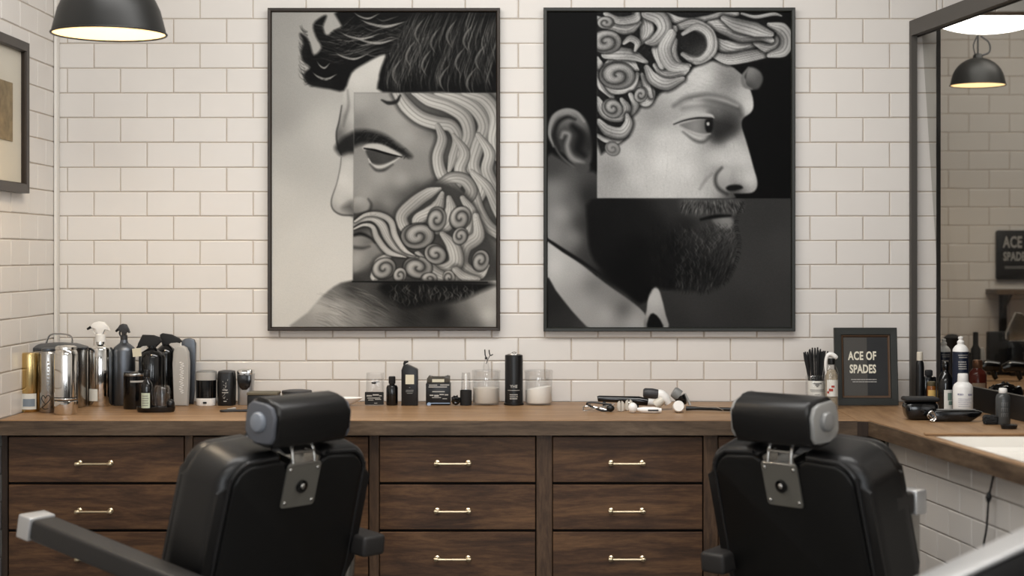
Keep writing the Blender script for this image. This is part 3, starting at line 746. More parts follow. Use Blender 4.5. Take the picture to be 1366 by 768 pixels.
    A.stroke([(930,300),(905,340),(912,380),(945,396)], [4,8,8,3], 120, soft=4, clip=rect)
    # beard: dark, shaped lower face
    beard = A.mask([(240,882),(500,884),(720,884),(850,882),(905,890),(912,915),(895,945),(860,960),(870,990),(885,1050),(888,1110),(868,1180),(840,1240),(790,1280),(730,1298),(650,1290),(560,1285),(512,1275),(490,1310),(450,1350),(380,1290),(290,1200),(235,1130),(220,1000)], soft=10, smooth=3)*low
    A.fill(beard, A.field([(300,900,20),(260,1000,18),(400,950,22),(500,1000,26),(600,920,50),(680,900,110),(760,900,80),(850,910,90),(880,930,70),(650,1000,34),(720,1040,56),(780,1010,60),(830,1040,76),(700,1100,34),(800,1120,42),(860,1120,58),(600,1100,16),(650,1200,16),(750,1200,22),(820,1220,30),(450,1100,12),(400,1200,10),(550,1250,16),(470,1300,10),(740,1280,34)], 3.2))
    # lip
    A.poly([(770,975),(820,965),(855,970),(862,1000),(840,1020),(800,1015)], [(820,985,150),(850,1000,120),(790,1000,90)], soft=8, clip=low)
    A.stroke([(720,975),(780,962),(850,958)], [5,8,4], 14, soft=5)
    for i in range(1150):  # whiskers
        x = rr.uniform(500, 890); y = rr.uniform(990, 1280); k = (x-500)/390
        L = rr.uniform(14, 44); v = rr.choice([8, 14, 30, 60, 90, 135]) if x > 600 else rr.choice([6, 12, 20, 44])
        dx = (.15+.2*k)*L*math.sin((y-990)/90+x*.01)
        A.stroke([(x, y), (x+dx+3, y+L*.5), (x+dx*.4-L*.25*(k > .7), y+L)], [.3, 1.1, .2], v, a=.5, clip=beard, smooth=3)
    for i in range(460):   # moustache
        x = rr.uniform(640, 900); y = rr.uniform(886, 930)
        L = rr.uniform(14, 34)
        A.stroke([(x, y), (x+(x-740)*.05, y+L*.5), (x+(x-760)*.09, y+L)], [.4, 1.4, .2], rr.choice([12, 20, 40, 110, 150, 60]), a=.6, smooth=3, clip=low)
    for i in range(240):
        x = rr.uniform(262, 620); y = rr.uniform(884, 1150)
        A.stroke([(x, y), (x+rr.uniform(-5, 8), y+rr.uniform(6, 18))], [.3, 1.0, .2], rr.choice([26, 36, 60]), a=.35, smooth=0, clip=beard)
    for i in range(150):   # loose hairs on the outline
        t = rr.random(); pts = [(905,900),(872,990),(888,1080),(868,1180),(820,1262),(730,1300),(600,1290)]
        q = cr(pts, 10)[int(t*60)]
        a = math.atan2(q[1]-1080, q[0]-650)
        A.stroke([(q[0]-6*math.cos(a), q[1]-6*math.sin(a)), (q[0]+6*math.cos(a), q[1]+6*math.sin(a)), (q[0]+13*math.cos(a+.5), q[1]+13*math.sin(a+.5))], [1.3, .9, .2], rr.choice([30, 60, 20]), a=.7, smooth=3)
    A.blur(1); A.grain(1.8)
    return A

def art_material(name):
    m = bpy.data.materials.new(name); m.use_nodes = True; nt = m.node_tree; b = nt.nodes['Principled BSDF']
    at = nt.nodes.new('ShaderNodeAttribute'); at.attribute_name = 'Paint'
    nt.links.new(at.outputs['Color'], b.inputs['Base Color']); b.inputs['Roughness'].default_value = .5; b.inputs['Specular IOR Level'].default_value = .06
    return m

def make_print(name, A, w, h, parent, tint, gain):
    ny, nx = A.V.shape
    xs = np.linspace(-w/2, w/2, nx); zs = np.linspace(h/2, -h/2, ny)
    X, Z = np.meshgrid(xs, zs); co = np.zeros((ny*nx, 3)); co[:, 0] = X.ravel(); co[:, 2] = Z.ravel()
    idx = np.arange(nx*ny).reshape(ny, nx)
    q = np.stack([idx[:-1, :-1], idx[1:, :-1], idx[1:, 1:], idx[:-1, 1:]], -1).reshape(-1, 4)
    me = bpy.data.meshes.new(name)
    me.vertices.add(len(co)); me.vertices.foreach_set('co', co.ravel())
    me.loops.add(q.size); me.loops.foreach_set('vertex_index', q.ravel().astype(np.int32))
    me.polygons.add(len(q)); me.polygons.foreach_set('loop_start', np.arange(0, q.size, 4, dtype=np.int32))
    me.update(calc_edges=True)
    v = (np.clip(A.V, 0, 255)/255.0)**1.1
    rgb = np.stack([v*tint[0], v*tint[1], v*tint[2]], -1).reshape(-1, 3)
    l = np.where(rgb <= .04045, rgb/12.92, ((rgb+.055)/1.055)**2.4)*gain
    col = np.ones((len(co), 4), np.float32); col[:, :3] = l
    at = me.color_attributes.new('Paint', 'FLOAT_COLOR', 'POINT'); at.data.foreach_set('color', col.ravel())
    me.materials.append(art_material(name+'_paint'))
    o = bpy.data.objects.new(name, me); C.objects.link(o); o.parent = parent
    return o

def frame_rails(bm, w, h, bw, depth, lip=.004, mi=0):
    """mitred frame, face toward -Y at y=-depth, back at y=0"""
    prof = [(0, 0), (0, -depth), (lip*.4, -depth-.001), (bw-lip, -depth), (bw, -depth+.006), (bw, 0)]
    corners = [(-1, -1), (1, -1), (1, 1), (-1, 1)]
    rings = []
    for sx, sz in corners:
        rings.append([bm.verts.new((sx*(w/2-i), y, sz*(h/2-i))) for i, y in prof])
    n = len(prof)
    for k in range(4):
        a, b = rings[k], rings[(k+1) % 4]
        for i in range(n): bm.faces.new((a[i], a[(i+1) % n], b[(i+1) % n], b[i])).material_index = mi

def poster(px0, px1, py0, py1, A, label, fm, tint, gain, ipx):
    D = WY-.03
    x0, x1 = X_(px0, D), X_(px1, D); z1, z0 = Z_(py0, D), Z_(py1, D)
    w, h = x1-x0, z1-z0
    t = thing('wall_poster', label, 'framed poster', ((x0+x1)/2, WY-.002, (z0+z1)/2))
    bm = B(); frame_rails(bm, w, h, ipx*D/F, .028); obj('frame', bm, fm, t, smooth=False)
    bm = B(); box(bm, -w/2+.01, w/2-.01, -.012, -.001, -h/2+.01, h/2-.01); obj('backing_board', bm, blkm, t, smooth=False)
    p = make_print('print', A, w-2*ipx*D/F+.002, h-2*ipx*D/F+.002, t, tint, gain); p.location = (0, -.018, 0)
    return t
GAIN = .92
poster(357, 667, 10.5, 441, paint_left(), 'framed drawing of a bearded carved head in profile, facing left, pale ground', frame_m, (1.0, .985, .95), GAIN, 5.2)
poster(725, 1061, 10, 442, paint_right(), 'framed dark collage of a stone face with a dark beard and collar, facing right', frame_b, (1.0, .995, .98), GAIN, 5.6)

# picture on the left wall
D0 = LX/((28-CX)/F)
t = thing('wall_picture', 'matted picture in a dark wooden frame on the tiled left wall', 'picture', (LX+.001, D0-.45, (Z_(58, D0)+Z_(258, D0))/2), R(-90))
hh = Z_(58, D0)-Z_(258, D0); t.rotation_euler = (0, 0, R(90))
bm = B(); frame_rails(bm, .9, hh, .034, .028); obj('frame', bm, frame_m, t, smooth=False)
bm = B(); box(bm, -.43, .43, -.010, -.001, -hh/2+.02, hh/2-.02); obj('mat_board', bm, mat('mat_board', (196, 190, 176), rough=.8), t, smooth=False)
bm = B(); box(bm, -.32, .32, -.0125, -.0102, -hh/2+.17, hh/2-.15); obj('print', bm, mat('sepia_print', (128, 112, 84), rough=.7, var=.6, vscale=30), t, smooth=False)

# ------------------------------------------------------------------ counter
FY = 5.376
A1 = (X_(1143, FY), FY); A2 = (X_(1160, FY-.014), FY-.014)
def fx(D): return A2[0]+RD*(A2[1]-D)
YE = 3.9
outline = [(LX+.004, WY-.005), (LX+.004, FY), A1, A2, (fx(YE), YE), (2.35, YE), (2.35, WY-.005)]
SK = (4.905, 4.1)   # sink depth range
def sx0(D): return fx(D)+.032
t = thing('countertop', 'wide brown wooden L-shaped countertop along the tiled walls', 'countertop', (0, 0, 0))
bm = B()
# back run
prism(bm, [(LX+.004, WY-.008), (LX+.004, FY), A1, (A1[0], WY-.008)], TOP-.05, TOP, axis='z', bev=.002, seg=1)
obj('back_run', bm, wood_top, t, smooth=False)
bm = B()
# side run: pieces round the sink opening (one mesh)
def piece(pts): prism(bm, pts, TOP-.05, TOP, axis='z')
piece([(A1[0]+.0005, WY-.008), (A1[0]+.0005, A1[1]), A2, (fx(SK[0]), SK[0]), (2.2, SK[0]), (2.2, WY-.008)])
piece([(fx(SK[0]), SK[0]), (fx(SK[1]), SK[1]), (sx0(SK[1]), SK[1]), (sx0(SK[0]), SK[0])])
piece([(fx(SK[1]), SK[1]), (fx(YE), YE), (rx2(YE)+.02, YE), (rx2(SK[1])+.02, SK[1])])
piece([(1.60, SK[0]), (1.60, SK[1]), (rx2(SK[1])+.02, SK[1]), (rx2(SK[0])+.02, SK[0])])
obj('side_run', bm, wood_top_y, t, smooth=False)
bm = B()
box(bm, LX+.004, A1[0], FY-.006, FY-.0003, TOP-.05, TOP-.003)
obj('front_edge', bm, wood_edge, t, smooth=False)
bm = B(); n_ = Vector((-1, -RD)).normalized()
prism(bm, [(A2[0]-.0004, A2[1]), (fx(YE)-.0004, YE), (fx(YE)-.0004+n_[0]*.006, YE+n_[1]*.006), (A2[0]+n_[0]*.006, A2[1]+n_[1]*.006)], TOP-.05, TOP-.003, axis='z')
obj('side_edge', bm, wood_edge_y, t, smooth=False)
bm = B(); prism(bm, [(A1[0]+.0004, A1[1]-.006), (A2[0]-.006, A2[1]-.006), (A2[0]-.001, A2[1]-.0006), (A1[0]+.001, A1[1]-.0006)], TOP-.052, TOP-.004, axis='z')
obj('corner_block', bm, wood_dark, t, smooth=False)
# rim behind the sink
bm = B(); prism(bm, [(sx0(SK[0])-.02, SK[0]+.004), (1.60, SK[0]+.004), (1.60, SK[0]+.03), (sx0(SK[0])-.02, SK[0]+.03)], TOP+.0005, TOP+.008, axis='z', bev=.002, seg=1)
obj('sink_rim', bm, wood_top, t, smooth=False)
# counter added beyond the mirror pane to carry the stand-in reflections
bm = B(); box(bm, RX+.014, 2.35, WY-.006, 6.35, TOP-.05, TOP); obj('bay_shelf', bm, wood_top, t, smooth=False)
# sink
t = thing('sink', 'white rectangular basin sunk into the right-hand wooden counter', 'sink', (0, 0, 0))
bm = B(); g = .003; d = .045
o_ = [(sx0(SK[0])+g, SK[0]-g), (sx0(SK[1])+g, SK[1]+g), (1.60-g, SK[1]+g), (1.60-g, SK[0]-g)]
i_ = [(sx0(SK[0])+.012, SK[0]-.008), (sx0(SK[1])+.012, SK[1]+.012), (1.59, SK[1]+.012), (1.59, SK[0]-.008)]
j_ = [(sx0(SK[0])+.03, SK[0]-.02), (sx0(SK[1])+.03, SK[1]+.03), (1.57, SK[1]+.03), (1.57, SK[0]-.02)]
rings = [[bm.verts.new((x, y, z)) for x, y in P] for P, z in ((o_, TOP-.040), (o_, TOP-.002), (i_, TOP-.002), (i_, TOP-d+.012), (j_, TOP-d))]
for a, b in zip(rings[:-1], rings[1:]):
    for i in range(4): bm.faces.new((a[i], a[(i+1) % 4], b[(i+1) % 4], b[i]))
bm.faces.new(rings[-1])
rb = [bm.verts.new((x, y, TOP-d-.003)) for x, y in o_]
for i in range(4): bm.faces.new((rings[0][i], rings[0][(i+1) % 4], rb[(i+1) % 4], rb[i]))
bm.faces.new(rb[::-1])
obj('basin', bm, porcelain, t, smooth=False)
bm = B(); lathe(bm, [(0, TOP-d+.001), (.028, TOP-d+.001), (.03, TOP-d+.004), (.02, TOP-d+.005), (0, TOP-d+.002)], cx=1.45, cy=4.45); obj('drain', bm, chrome, t)

# ------------------------------------------------------------------ drawer cabinets
CF = 5.396; S = F/CF
def cx_(px): return (px-CX)/S
rowsz = [(582.5, 643), (646.5, 706), (709.5, 770), (773.5, 834), (837.5, 880)]
def zz(py): return EYE-(py-CY)/S
def handle(parent, hx, hz):
    bm = B(); L = 23.5/S
    cyl_between(bm, (-L+.006, -.026, 0), (L-.006, -.026, 0), .0042, 12)
    for s in (-1, 1):
        cyl_between(bm, (s*(L-.007), 0, 0), (s*(L-.007), -.026, 0), .0048, 12)
        lathe(bm, [(0, 0), (.0095, 0), (.0095, .003), (.006, .006), (0, .006)], seg=16, M=Matrix.Translation((s*(L-.007), 0, 0)) @ Matrix.Rotation(PI/2, 4, 'X'))
        tube(bm, [(s*(L-.012), -.026, 0), (s*(L-.004), -.027, 0), (s*(L+.001), -.026, 0)], [.0052, .0078, .0066], seg=12)
    h = obj('handle', bm, brass, parent); h.location = (hx, -.0005, hz); return h
def cabinet(pxa, pxb, d0, d1, hpx, label, handles=True, leftpost=None):
    x0, x1 = cx_(pxa), cx_(pxb)
    t = thing('drawer_cabinet', label, 'drawer cabinet', (x0, CF, 0), group='wooden drawer cabinets under the back counter')
    bm = B()
    box(bm, .001, x1-x0-.001, .022, .60, .08, TOP-.052)
    obj('carcass', bm, gapm, t, smooth=False)
    bm = B(); box(bm, .001, x1-x0-.001, .05, .5, 0, .079); obj('plinth', bm, gapm, t, smooth=False)
    bm = B(); box(bm, cx_(d1)-x0+.004, x1-x0-.001, 0, .0215, .08, TOP-.052, bev=.0015, seg=1)
    obj('stile', bm, wood_st, t, smooth=False)
    if leftpost is not None:
        bm = B(); box(bm, cx_(leftpost)-x0, cx_(d0)-x0-.004, 0, .0215, .08, TOP-.052, bev=.0015, seg=1)
        obj('stile', bm, wood_dark, t, smooth=False)
    for a, b in rowsz:
        bm = B(); w = cx_(d1)-cx_(d0); h = zz(a)-zz(b)
        box(bm, -w/2, w/2, 0, .0195, -h/2, h/2, bev=.0018, seg=2)
        dr = obj('drawer', bm, wood_dr, t, smooth=False)
        dr.location = ((cx_(d0)+cx_(d1))/2-x0, .001, (zz(a)+zz(b))/2)
        handle(dr, cx_(hpx)-(cx_(d0)+cx_(d1))/2, (zz(617.5)-zz((582.5+643)/2)) if (a != rowsz[4][0]) else 0)
    return t
cabinet(1, 257.4, 11.5, 245, 127, 'leftmost cabinet of brown wooden drawers, against the left wall', leftpost=2)
cabinet(257.4, 506, 257.8, 491, 375, 'cabinet of brown wooden drawers largely hidden behind the left barber chair')
cabinet(506, 737, 506.6, 714, 604, 'cabinet of brown wooden drawers just right of the left barber chair')
cabinet(737, 958, 737.6, 937, 836, 'cabinet of brown wooden drawers just left of the right barber chair')
cabinet(958, 1131, 958.6, 1128, 1043, 'cabinet of brown wooden drawers half hidden behind the right barber chair')
t = thing('filler_panel', 'dark wooden filler panel where the cabinets meet the tiled low wall', 'panel', (cx_(1131.5), CF+.004, 0))
bm = B(); box(bm, 0, cx_(1181)-cx_(1131.5), 0, .02, .0, TOP-.0525, bev=.001, seg=1); obj('board', bm, wood_dark, t, smooth=False)
bm = B(); box(bm, cx_(1181.4)-cx_(1131.5), cx_(1184)-cx_(1131.5), -.004, .02, .0, TOP-.0525); obj('edge_strip', bm, mat('grey_edge_strip', (150, 145, 138), rough=.4, metal=.5), t, smooth=False)

# ------------------------------------------------------------------ counter-top things, sized in photo pixels at their depth
def depth_for(py): return F*(EYE-TOP)/(py-CY)
class Item:
    """origin at the base centre on the counter; u = metres per photo pixel there"""
    def __init__(s, name, label, cat, px, pybase, rpx, D=None, rz=0, group=None, base=TOP):
        if D is None:
            D = depth_for(pybase); D += rpx*D/F
            D = min(D, WY-.012-rpx*D/F)
        s.D = D; s.u = D/F; s.t = thing(name, label, cat, (X_(px, D), D, base+.0006), rz, group)
    def h(s, py):  # local height in metres of an image row
        return Z_(py, s.D)-s.t.location.z
    def L(s, part, prof, m, seg=40, sx=1, sy=1, sq=0, parent=None, off=(0, 0)):
        """prof in px: (radius, image row)"""
        bm = B(); lathe(bm, [(r*s.u, s.h(y)) for r, y in prof], seg=seg, sx=sx, sy=sy, sq=sq, cx=off[0]*s.u, cy=off[1]*s.u)
        return obj(part, bm, m, parent or s.t)
    def base(s): return s.D and (CY+(EYE-s.t.location.z)*F/s.D)

# --- left cluster
b = Item('gold_canister', 'slim gold canister with a small picture label, nearest the left wall', 'canister', 40.5, 550, 12)
B0 = b.base()
b.L('body', [(0, B0), (11.2, B0), (12.2, B0-1.5), (12.2, 473), (11.6, 470.5), (10.5, 470), (0, 470)], gold)
bm = B(); patch(bm, 12.2*b.u, -42, 55, b.h(545), b.h(524), 10, 0); patch(bm, 12.2*b.u, -32, 45, b.h(541), b.h(531), 8, 1, .0009); lines_on_cyl(bm, 12.2*b.u, [(-30, 46, -527.5, 1.5)], 1, 2) if False else None
obj('label', bm, [paper, blueprint], b.t)

p = Item('lidded_pot', 'large lidded steel pot with a strap handle, behind the shiny canisters', 'pot', 78.5, 545, 37, D=depth_for(545)+.07)
pb = p.base()
p.L('body', [(0, pb), (35, pb), (36.5, pb-2), (36.5, 470), (37.5, 466), (36, 466), (35.5, 472), (0, 473)], steel, seg=56)
p.L('lid', [(37.6, 465.5), (38.4, 464.5), (38.4, 462.5), (36, 461.5), (24, 458), (8, 456.6), (0, 456.4)], dsteel, seg=56)
bm = B(); u = p.u
tube(bm, [(-17*u, 0, p.h(458)), (-15*u, 0, p.h(452)), (-11*u, 0, p.h(446.2)), (0, 0, p.h(445)), (12*u, 0, p.h(446.2)), (17*u, 0, p.h(450)), (18*u, 0, p.h(458))], [2.2*u, 2.0*u, 1.8*u, 1.8*u, 1.8*u, 2*u, 2.2*u], seg=10, smooth=4, flat=.6)
obj('handle', bm, steel, p.t)

b = Item('chrome_canister', 'narrow brushed steel canister with an engraved heart near its base', 'canister', 65, 551, 11, D=depth_for(551)+.035)
B0 = b.base()
b.L('body', [(0, B0), (10.6, B0), (11.2, B0-1.2), (11.2, 472), (10.4, 469.5), (9, 468)], steel)
b.L('lid', [(9.2, 468.3), (9.6, 467.5), (9.4, 464.5), (6, 463.6), (0, 463.4)], dsteel)
bm = B()
pts = [(0, 538), (-3, 535), (-5.6, 532), (-6, 529), (-4, 526.6), (-1.6, 527.6), (0, 530), (1.8, 527), (4.6, 526.6), (6.2, 529.5), (5, 533), (1.5, 537), (-2, 540), (-5, 542.5), (-1, 544.5), (4, 543.6)]
def on_cyl(x, y, r, item): a = x/r; return (r*item.u*1.006*math.sin(a), -r*item.u*1.006*math.cos(a), item.h(y))
tube(bm, [on_cyl(x-1, y, 11.2, b) for x, y in pts], .5*b.u, seg=6, smooth=5)
obj('engraving', bm, ink, b.t)
bm = B()
for k in range(9): patch(bm, 11.2*b.u, 8+2*math.sin(k), 20+3*math.sin(k*2), b.h(481+k*4.6+2.5), b.h(481+k*4.6), 3, 0)
obj('script_mark', bm, lgrey, b.t)

b = Item('chrome_flask', 'polished chrome flask with two dark bands near its foot', 'flask', 88, 553, 15.5, D=depth_for(553.5)+15*.0026)
B0 = b.base()
b.L('body', [(0, B0), (14.6, B0), (15.6, B0-2), (15.6, 534.5), (15.1, 534), (15.1, 532.6), (15.6, 532), (15.6, 530.6), (15.1, 530), (15.1, 529), (15.6, 528.6), (15.6, 474), (14.8, 469), (13, 466)], chrome, seg=56)
b.L('lid', [(13.2, 466.4), (14.2, 465.5), (14, 462.5), (11, 460.8), (0, 460)], chrome)
bm = B(); patch(bm, 15.15*b.u, 0, 360, b.h(534), b.h(532.6), 48, 0, .0001); patch(bm, 15.15*b.u, 0, 360, b.h(530), b.h(529), 48, 0, .0001); obj('bands', bm, blk, b.t)

def trigger_head(it, px, ytop, ycol, w, m, parent=None, nozzle=blk, colr=6):
    """spray trigger head facing left: collar, body, nozzle, lever (px offsets)"""
    u = it.u; off = px*u
    bm = B(); lathe(bm, [(colr*u, it.h(ycol)), (colr*u, it.h(ycol-9)), (colr*.72*u, it.h(ycol-10)), (0, it.h(ycol-10))], seg=24, cx=off)
    c = obj('collar', bm, m, it.t)
    H = lambda dx, y: (off+dx*u, it.h(y))
    bm = B()
    ol = [H(-w*.62, ytop+6), H(-w*.40, ytop+1.5), H(-w*.1, ytop), H(w*.25, ytop+1), H(w*.48, ytop+7), H(w*.62, ytop+12), H(w*.5, ytop+12.5), H(w*.25, ytop+8.5), H(w*.2, ycol-9), H(-w*.2, ycol-9), H(-w*.18, ytop+9), H(-w*.5, ytop+9.5)]
    prism(bm, ol, -3.4*u, 3.4*u, bev=1.1*u, seg=2)
    hd = obj('trigger_head', bm, m, it.t)
    bm = B(); cyl_between(bm, (off-w*.60*u, 0, it.h(ytop+7.4)), (off-w*.84*u, 0, it.h(ytop+10.5)), 1.9*u, 12, r2=1.5*u); obj('nozzle', bm, nozzle, hd)
    bm = B(); tube(bm, [(off-w*.36*u, 0, it.h(ytop+9)), (off-w*.46*u, 0, it.h(ytop+13)), (off-w*.34*u, 0, it.h(ytop+17))], [1.4*u, 1.2*u, .9*u], seg=8, smooth=4); obj('lever', bm, m, hd)

b = Item('spray_bottle', 'polished steel spray bottle with a white trigger head', 'spray bottle', 134, 542.5, 16)
B0 = b.base()
b.L('body', [(0, B0), (15.4, B0), (16.2, B0-2), (16.2, 466), (15, 463), (7, 460), (6, 459), (5.6, 454)], chrome, seg=56)
trigger_head(b, 0, 428.5, 455.5, 21, white, colr=6.6)
bm = B(); patch(bm, 16.2*b.u, -48, 2, b.h(533.5), b.h(517.5), 8); obj('label', bm, paper, b.t)
b = Item('spray_bottle', 'grey aluminium spray bottle with a dark metal trigger head', 'spray bottle', 165.5, 541.5, 14.5)
B0 = b.base()
b.L('body', [(0, B0), (13.8, B0), (14.8, B0-2), (14.8, 468), (13.6, 463.5), (9, 459.5), (5.5, 457), (4.6, 453)], dsteel, seg=48)
trigger_head(b, 0, 431.5, 456.5, 13, dgrey, colr=4.6)

def black_spray(label, px, r, ybase, ysh, ytop, hd, D):
    b = Item('spray_bottle', label, 'spray bottle', px, ybase, r, D=D); B0 = b.base(); u = b.u
    b.L('body', [(0, B0), (r*.95, B0), (r, B0-2), (r, ysh+10), (r*.86, ysh+4), (r*.5, ysh), (r*.3, ysh-2), (r*.3, ysh-5)], blkg, seg=48)
    bm = B(); H = lambda dx, y: (dx*u, b.h(y))
    prism(bm, [H(x, y) for x, y in hd], -4*u, 4*u, bev=1.3*u, seg=2); obj('trigger_head', bm, blkm, b.t)
    return b
b1 = black_spray('black spray bottle with a black trigger head and a pale neck tag', 203, 17.5, 543, 466, 446, [(-21, 463.5), (-17, 459), (-13.5, 449), (-12.5, 446.3), (2, 446.8), (10, 449.5), (13, 455), (8, 460), (4, 461.5), (4, 466), (-4, 466), (-5, 459.5), (-12, 460), (-18, 465)], depth_for(543)+.05)
bm = B(); box(bm, -14*b1.u, -2.5*b1.u, -18.6*b1.u, -18.1*b1.u, b1.h(473), b1.h(462), M=Matrix.Rotation(R(-6), 4, 'Y')); obj('neck_tag', bm, cream, b1.t)
b2 = black_spray('glossy black spray bottle behind, its long black head pointing right', 221, 13.2, 541, 461, 444, [(-7, 446), (-4, 444.2), (8, 446), (18, 451), (23, 456), (20, 457.5), (13, 455.5), (6, 456), (4, 457.5), (4, 461), (-4, 461), (-4, 455), (-7, 450)], 5.96)

b = Item('black_jar', 'short black jar with a silver rim and narrow label', 'jar', 180, 543.5, 15, D=depth_for(546)+.035)
B0 = b.base()
b.L('body', [(0, B0), (14.6, B0), (15, B0-1), (15, 500)], blkg); b.L('rim', [(15.1, 500.5), (15.3, 499.5), (15.3, 498), (15, 497.3)], steel); b.L('lid', [(15, 497.5), (14.7, 496), (10, 494.6), (0, 494.2)], blkg)
bm = B(); patch(bm, 15*b.u, -10, 62, b.h(509), b.h(506.5), 8); obj('label', bm, lgrey, b.t)

tr = Item('display_tray', 'low black oval tray holding a small labelled bottle and glass', 'tray', 208, 551, 12, D=5.65); u = tr.u
tr.L('dish', [(0, tr.base()), (24, tr.base()), (25.5, tr.base()-2.5), (26, tr.base()-7), (25, tr.base()-7.2), (24, tr.base()-4), (0, tr.base()-3.5)], blkg, sy=.46)
zt = TOP+.0006+3.8*tr.u
b = Item('small_bottle', 'small dark bottle with a pale green label standing on the black tray', 'bottle', 196, 0, 7, D=5.63, base=zt); B0 = b.base()
b.L('body', [(0, B0), (7.4, B0), (7.8, B0-1), (7.8, 516), (7, 511.5), (4.2, 507.5), (3.4, 505.5), (3.3, 501)], blkg)
b.L('cap', [(3.9, 503), (4.2, 502), (4.2, 493.6), (3.8, 493), (0, 493)], blk)
bm = B(); patch(bm, 7.8*b.u, -52, 42, b.h(543.5), b.h(523.5), 8); lines_on_cyl(bm, 7.8*b.u, [], 1); obj('label', bm, mat('pale_green_label', (186, 196, 176), rough=.7), b.t)
bm = B()
for q in range(5): patch(bm, 7.8*b.u, -40, 22+6*(q % 2), b.h(527+q*3.1+.9), b.h(527+q*3.1), 5, 0, .0009)
obj('label_lines', bm, greyprint, b.t)
g_ = Item('clear_tumbler', 'clear glass tumbler on the black tray beside the small bottle', 'glass', 216, 0, 12, D=5.65, base=zt); B0 = g_.base()
g_.L('bowl', [(0, B0), (8, B0), (9, B0-1), (11.3, 524), (11, 519), (9, 514.6), (8.6, 514.4), (10.4, 519), (10.7, 524), (8.5, B0-3), (0, B0-3)], glassm)
bm = B(); tube(bm, [(8.8*g_.u*math.cos(a), 8.8*g_.u*math.sin(a), g_.h(514.5)) for a in np.linspace(0, 2*PI, 24, endpoint=False)], .45*g_.u, seg=6, closed=True); obj('rim', bm, glassm, g_.t)
k_ = Item('black_ball', 'round black rubber ball on the right end of the tray', 'rubber ball', 229.8, 0, 4, D=5.65, base=TOP+.0006+7.2*tr.u)
bm = B(); sphere(bm, (0, 0, 6.3*k_.u), 6.3*k_.u, sx=.85, sz=1.1); obj('ball', bm, blk, k_.t)
k_.t.location.x -= 2.2*k_.u; k_.t.location.z = zt

c = Item('grey_clipper', 'light grey upright clipper case with flowing white lettering', 'clipper', 242, 541.5, 6, D=depth_for(541.5)+.016); u = c.u
ol = [(-9.4, 541.8), (9.2, 541.8), (10.2, 510), (10.6, 482), (10, 470), (7, 463.5), (2.5, 461), (-2.5, 461), (-7.5, 464), (-10.2, 470), (-10.4, 484), (-9.6, 510)]
c_h = lambda y: min(max(c.h(y), 0), 9)
bm = B(); prism(bm, [(x*u, max(c.h(y), .0)) for x, y in ol], -6*u, 6*u, bev=2*u, seg=3); obj('case', bm, lgrey, c.t)
bm = B(); cyl_between(bm, (-1*u, 0, c.h(462)), (-.5*u, 0, c.h(456.5)), .7*u, 8); obj('pin', bm, white, c.t)
bm = B(); rr = random.Random(5); pts = []
for i in range(44):
    yy = 524-i*(42/43); pts.append(((1.2+i*.02+2.7*math.sin(i*1.9)+.8*math.sin(i*.7))*u, -6.15*u, c.h(yy)))
tube(bm, pts, .38*u, seg=5, smooth=3); obj('lettering', bm, white, c.t)
c = Item('curved_comb_case', 'dark grey curved case standing behind the light grey clipper', 'case', 253, 541, 4, D=5.96); u = c.u
ol = [(-9, 541.5), (5, 541.5), (7.2, 520), (7.6, 490), (8.2, 468), (8.6, 458), (6, 452.5), (0, 450.6), (-6, 451.5), (-11, 455), (-10, 462), (-6, 462), (-4, 470), (-5, 500)]
bm = B(); prism(bm, [(x*u, max(c.h(y), 0)) for x, y in ol], -3*u, 4*u, bev=1.4*u, seg=3); obj('case', bm, dsteel, c.t)

b = Item('foil_shaver', 'white-based cylindrical shaver with a black middle, left of three shavers', 'shaver', 275.5, 541.5, 13.5); B0 = b.base()
b.L('base', [(0, B0), (12.3, B0), (12.8, B0-1), (13.2, 530)], white, sq=.15)
b.L('grip', [(13.2, 530.1), (13.4, 510), (13.4, 506)], blkg, sq=.15); b.L('head', [(13.5, 506.2), (13.6, 499), (13.4, 496)], lgrey, sq=.15); b.L('cap', [(13.3, 496.2), (12.6, 494.6), (9, 493.8), (0, 493.6)], mgrey, sq=.15)
bm = B(); patch(bm, 13.25*b.u, -9, 12, b.h(537.2), b.h(534.6), 5, 0, .0012); obj('brand_mark', bm, ink, b.t)
b = Item('barrel_trimmer', 'black barrel-shaped trimmer with a small white leaf print', 'trimmer', 302.5, 541.3, 11.5); B0 = b.base()
b.L('body', [(0, B0), (11, B0), (11.6, B0-2), (11.9, 520), (12, 508), (11.4, 498), (10.8, 496)], blk, sq=.3); b.L('cap', [(10.9, 496.2), (10.4, 494.6), (6, 493.6), (0, 493.4)], dgrey, sq=.3)
bm = B(); rr = random.Random(2)
for q in range(26):
    yy = 505+q*1.05; hw = 2+5*abs(math.sin((q+3)*.42)); ww = max(1.5, hw*(.3+.1*(q % 3)))
    a = rr.uniform(-hw, hw)*3
    patch(bm, 12.0*b.u, a-ww*1.6, a+ww*1.6, b.h(yy+.5), b.h(yy-.1), 3, 0, .0012)
for yy, w in ((519, 16), (522.5, 20), (534, 9)): patch(bm, 12.0*b.u, -w, w, b.h(yy+.6), b.h(yy-.6), 5, 0, .0014)
obj('leaf_print', bm, lgrey, b.t)
b = Item('foil_shaver', 'silver shaver with a rounded black window, right of three shavers', 'shaver', 328, 540.5, 10.5); B0 = b.base()
b.L('body', [(0, B0), (9.6, B0), (10, B0-1), (10, 520), (11, 504), (10.9, 498)], mat('silver_paint', (170, 170, 170), rough=.3, metal=.7), sq=.35)
b.L('cap', [(10.9, 498.2), (11.1, 495), (10.2, 492.8), (6, 491.8), (0, 491.6)], chrome, sq=.35)
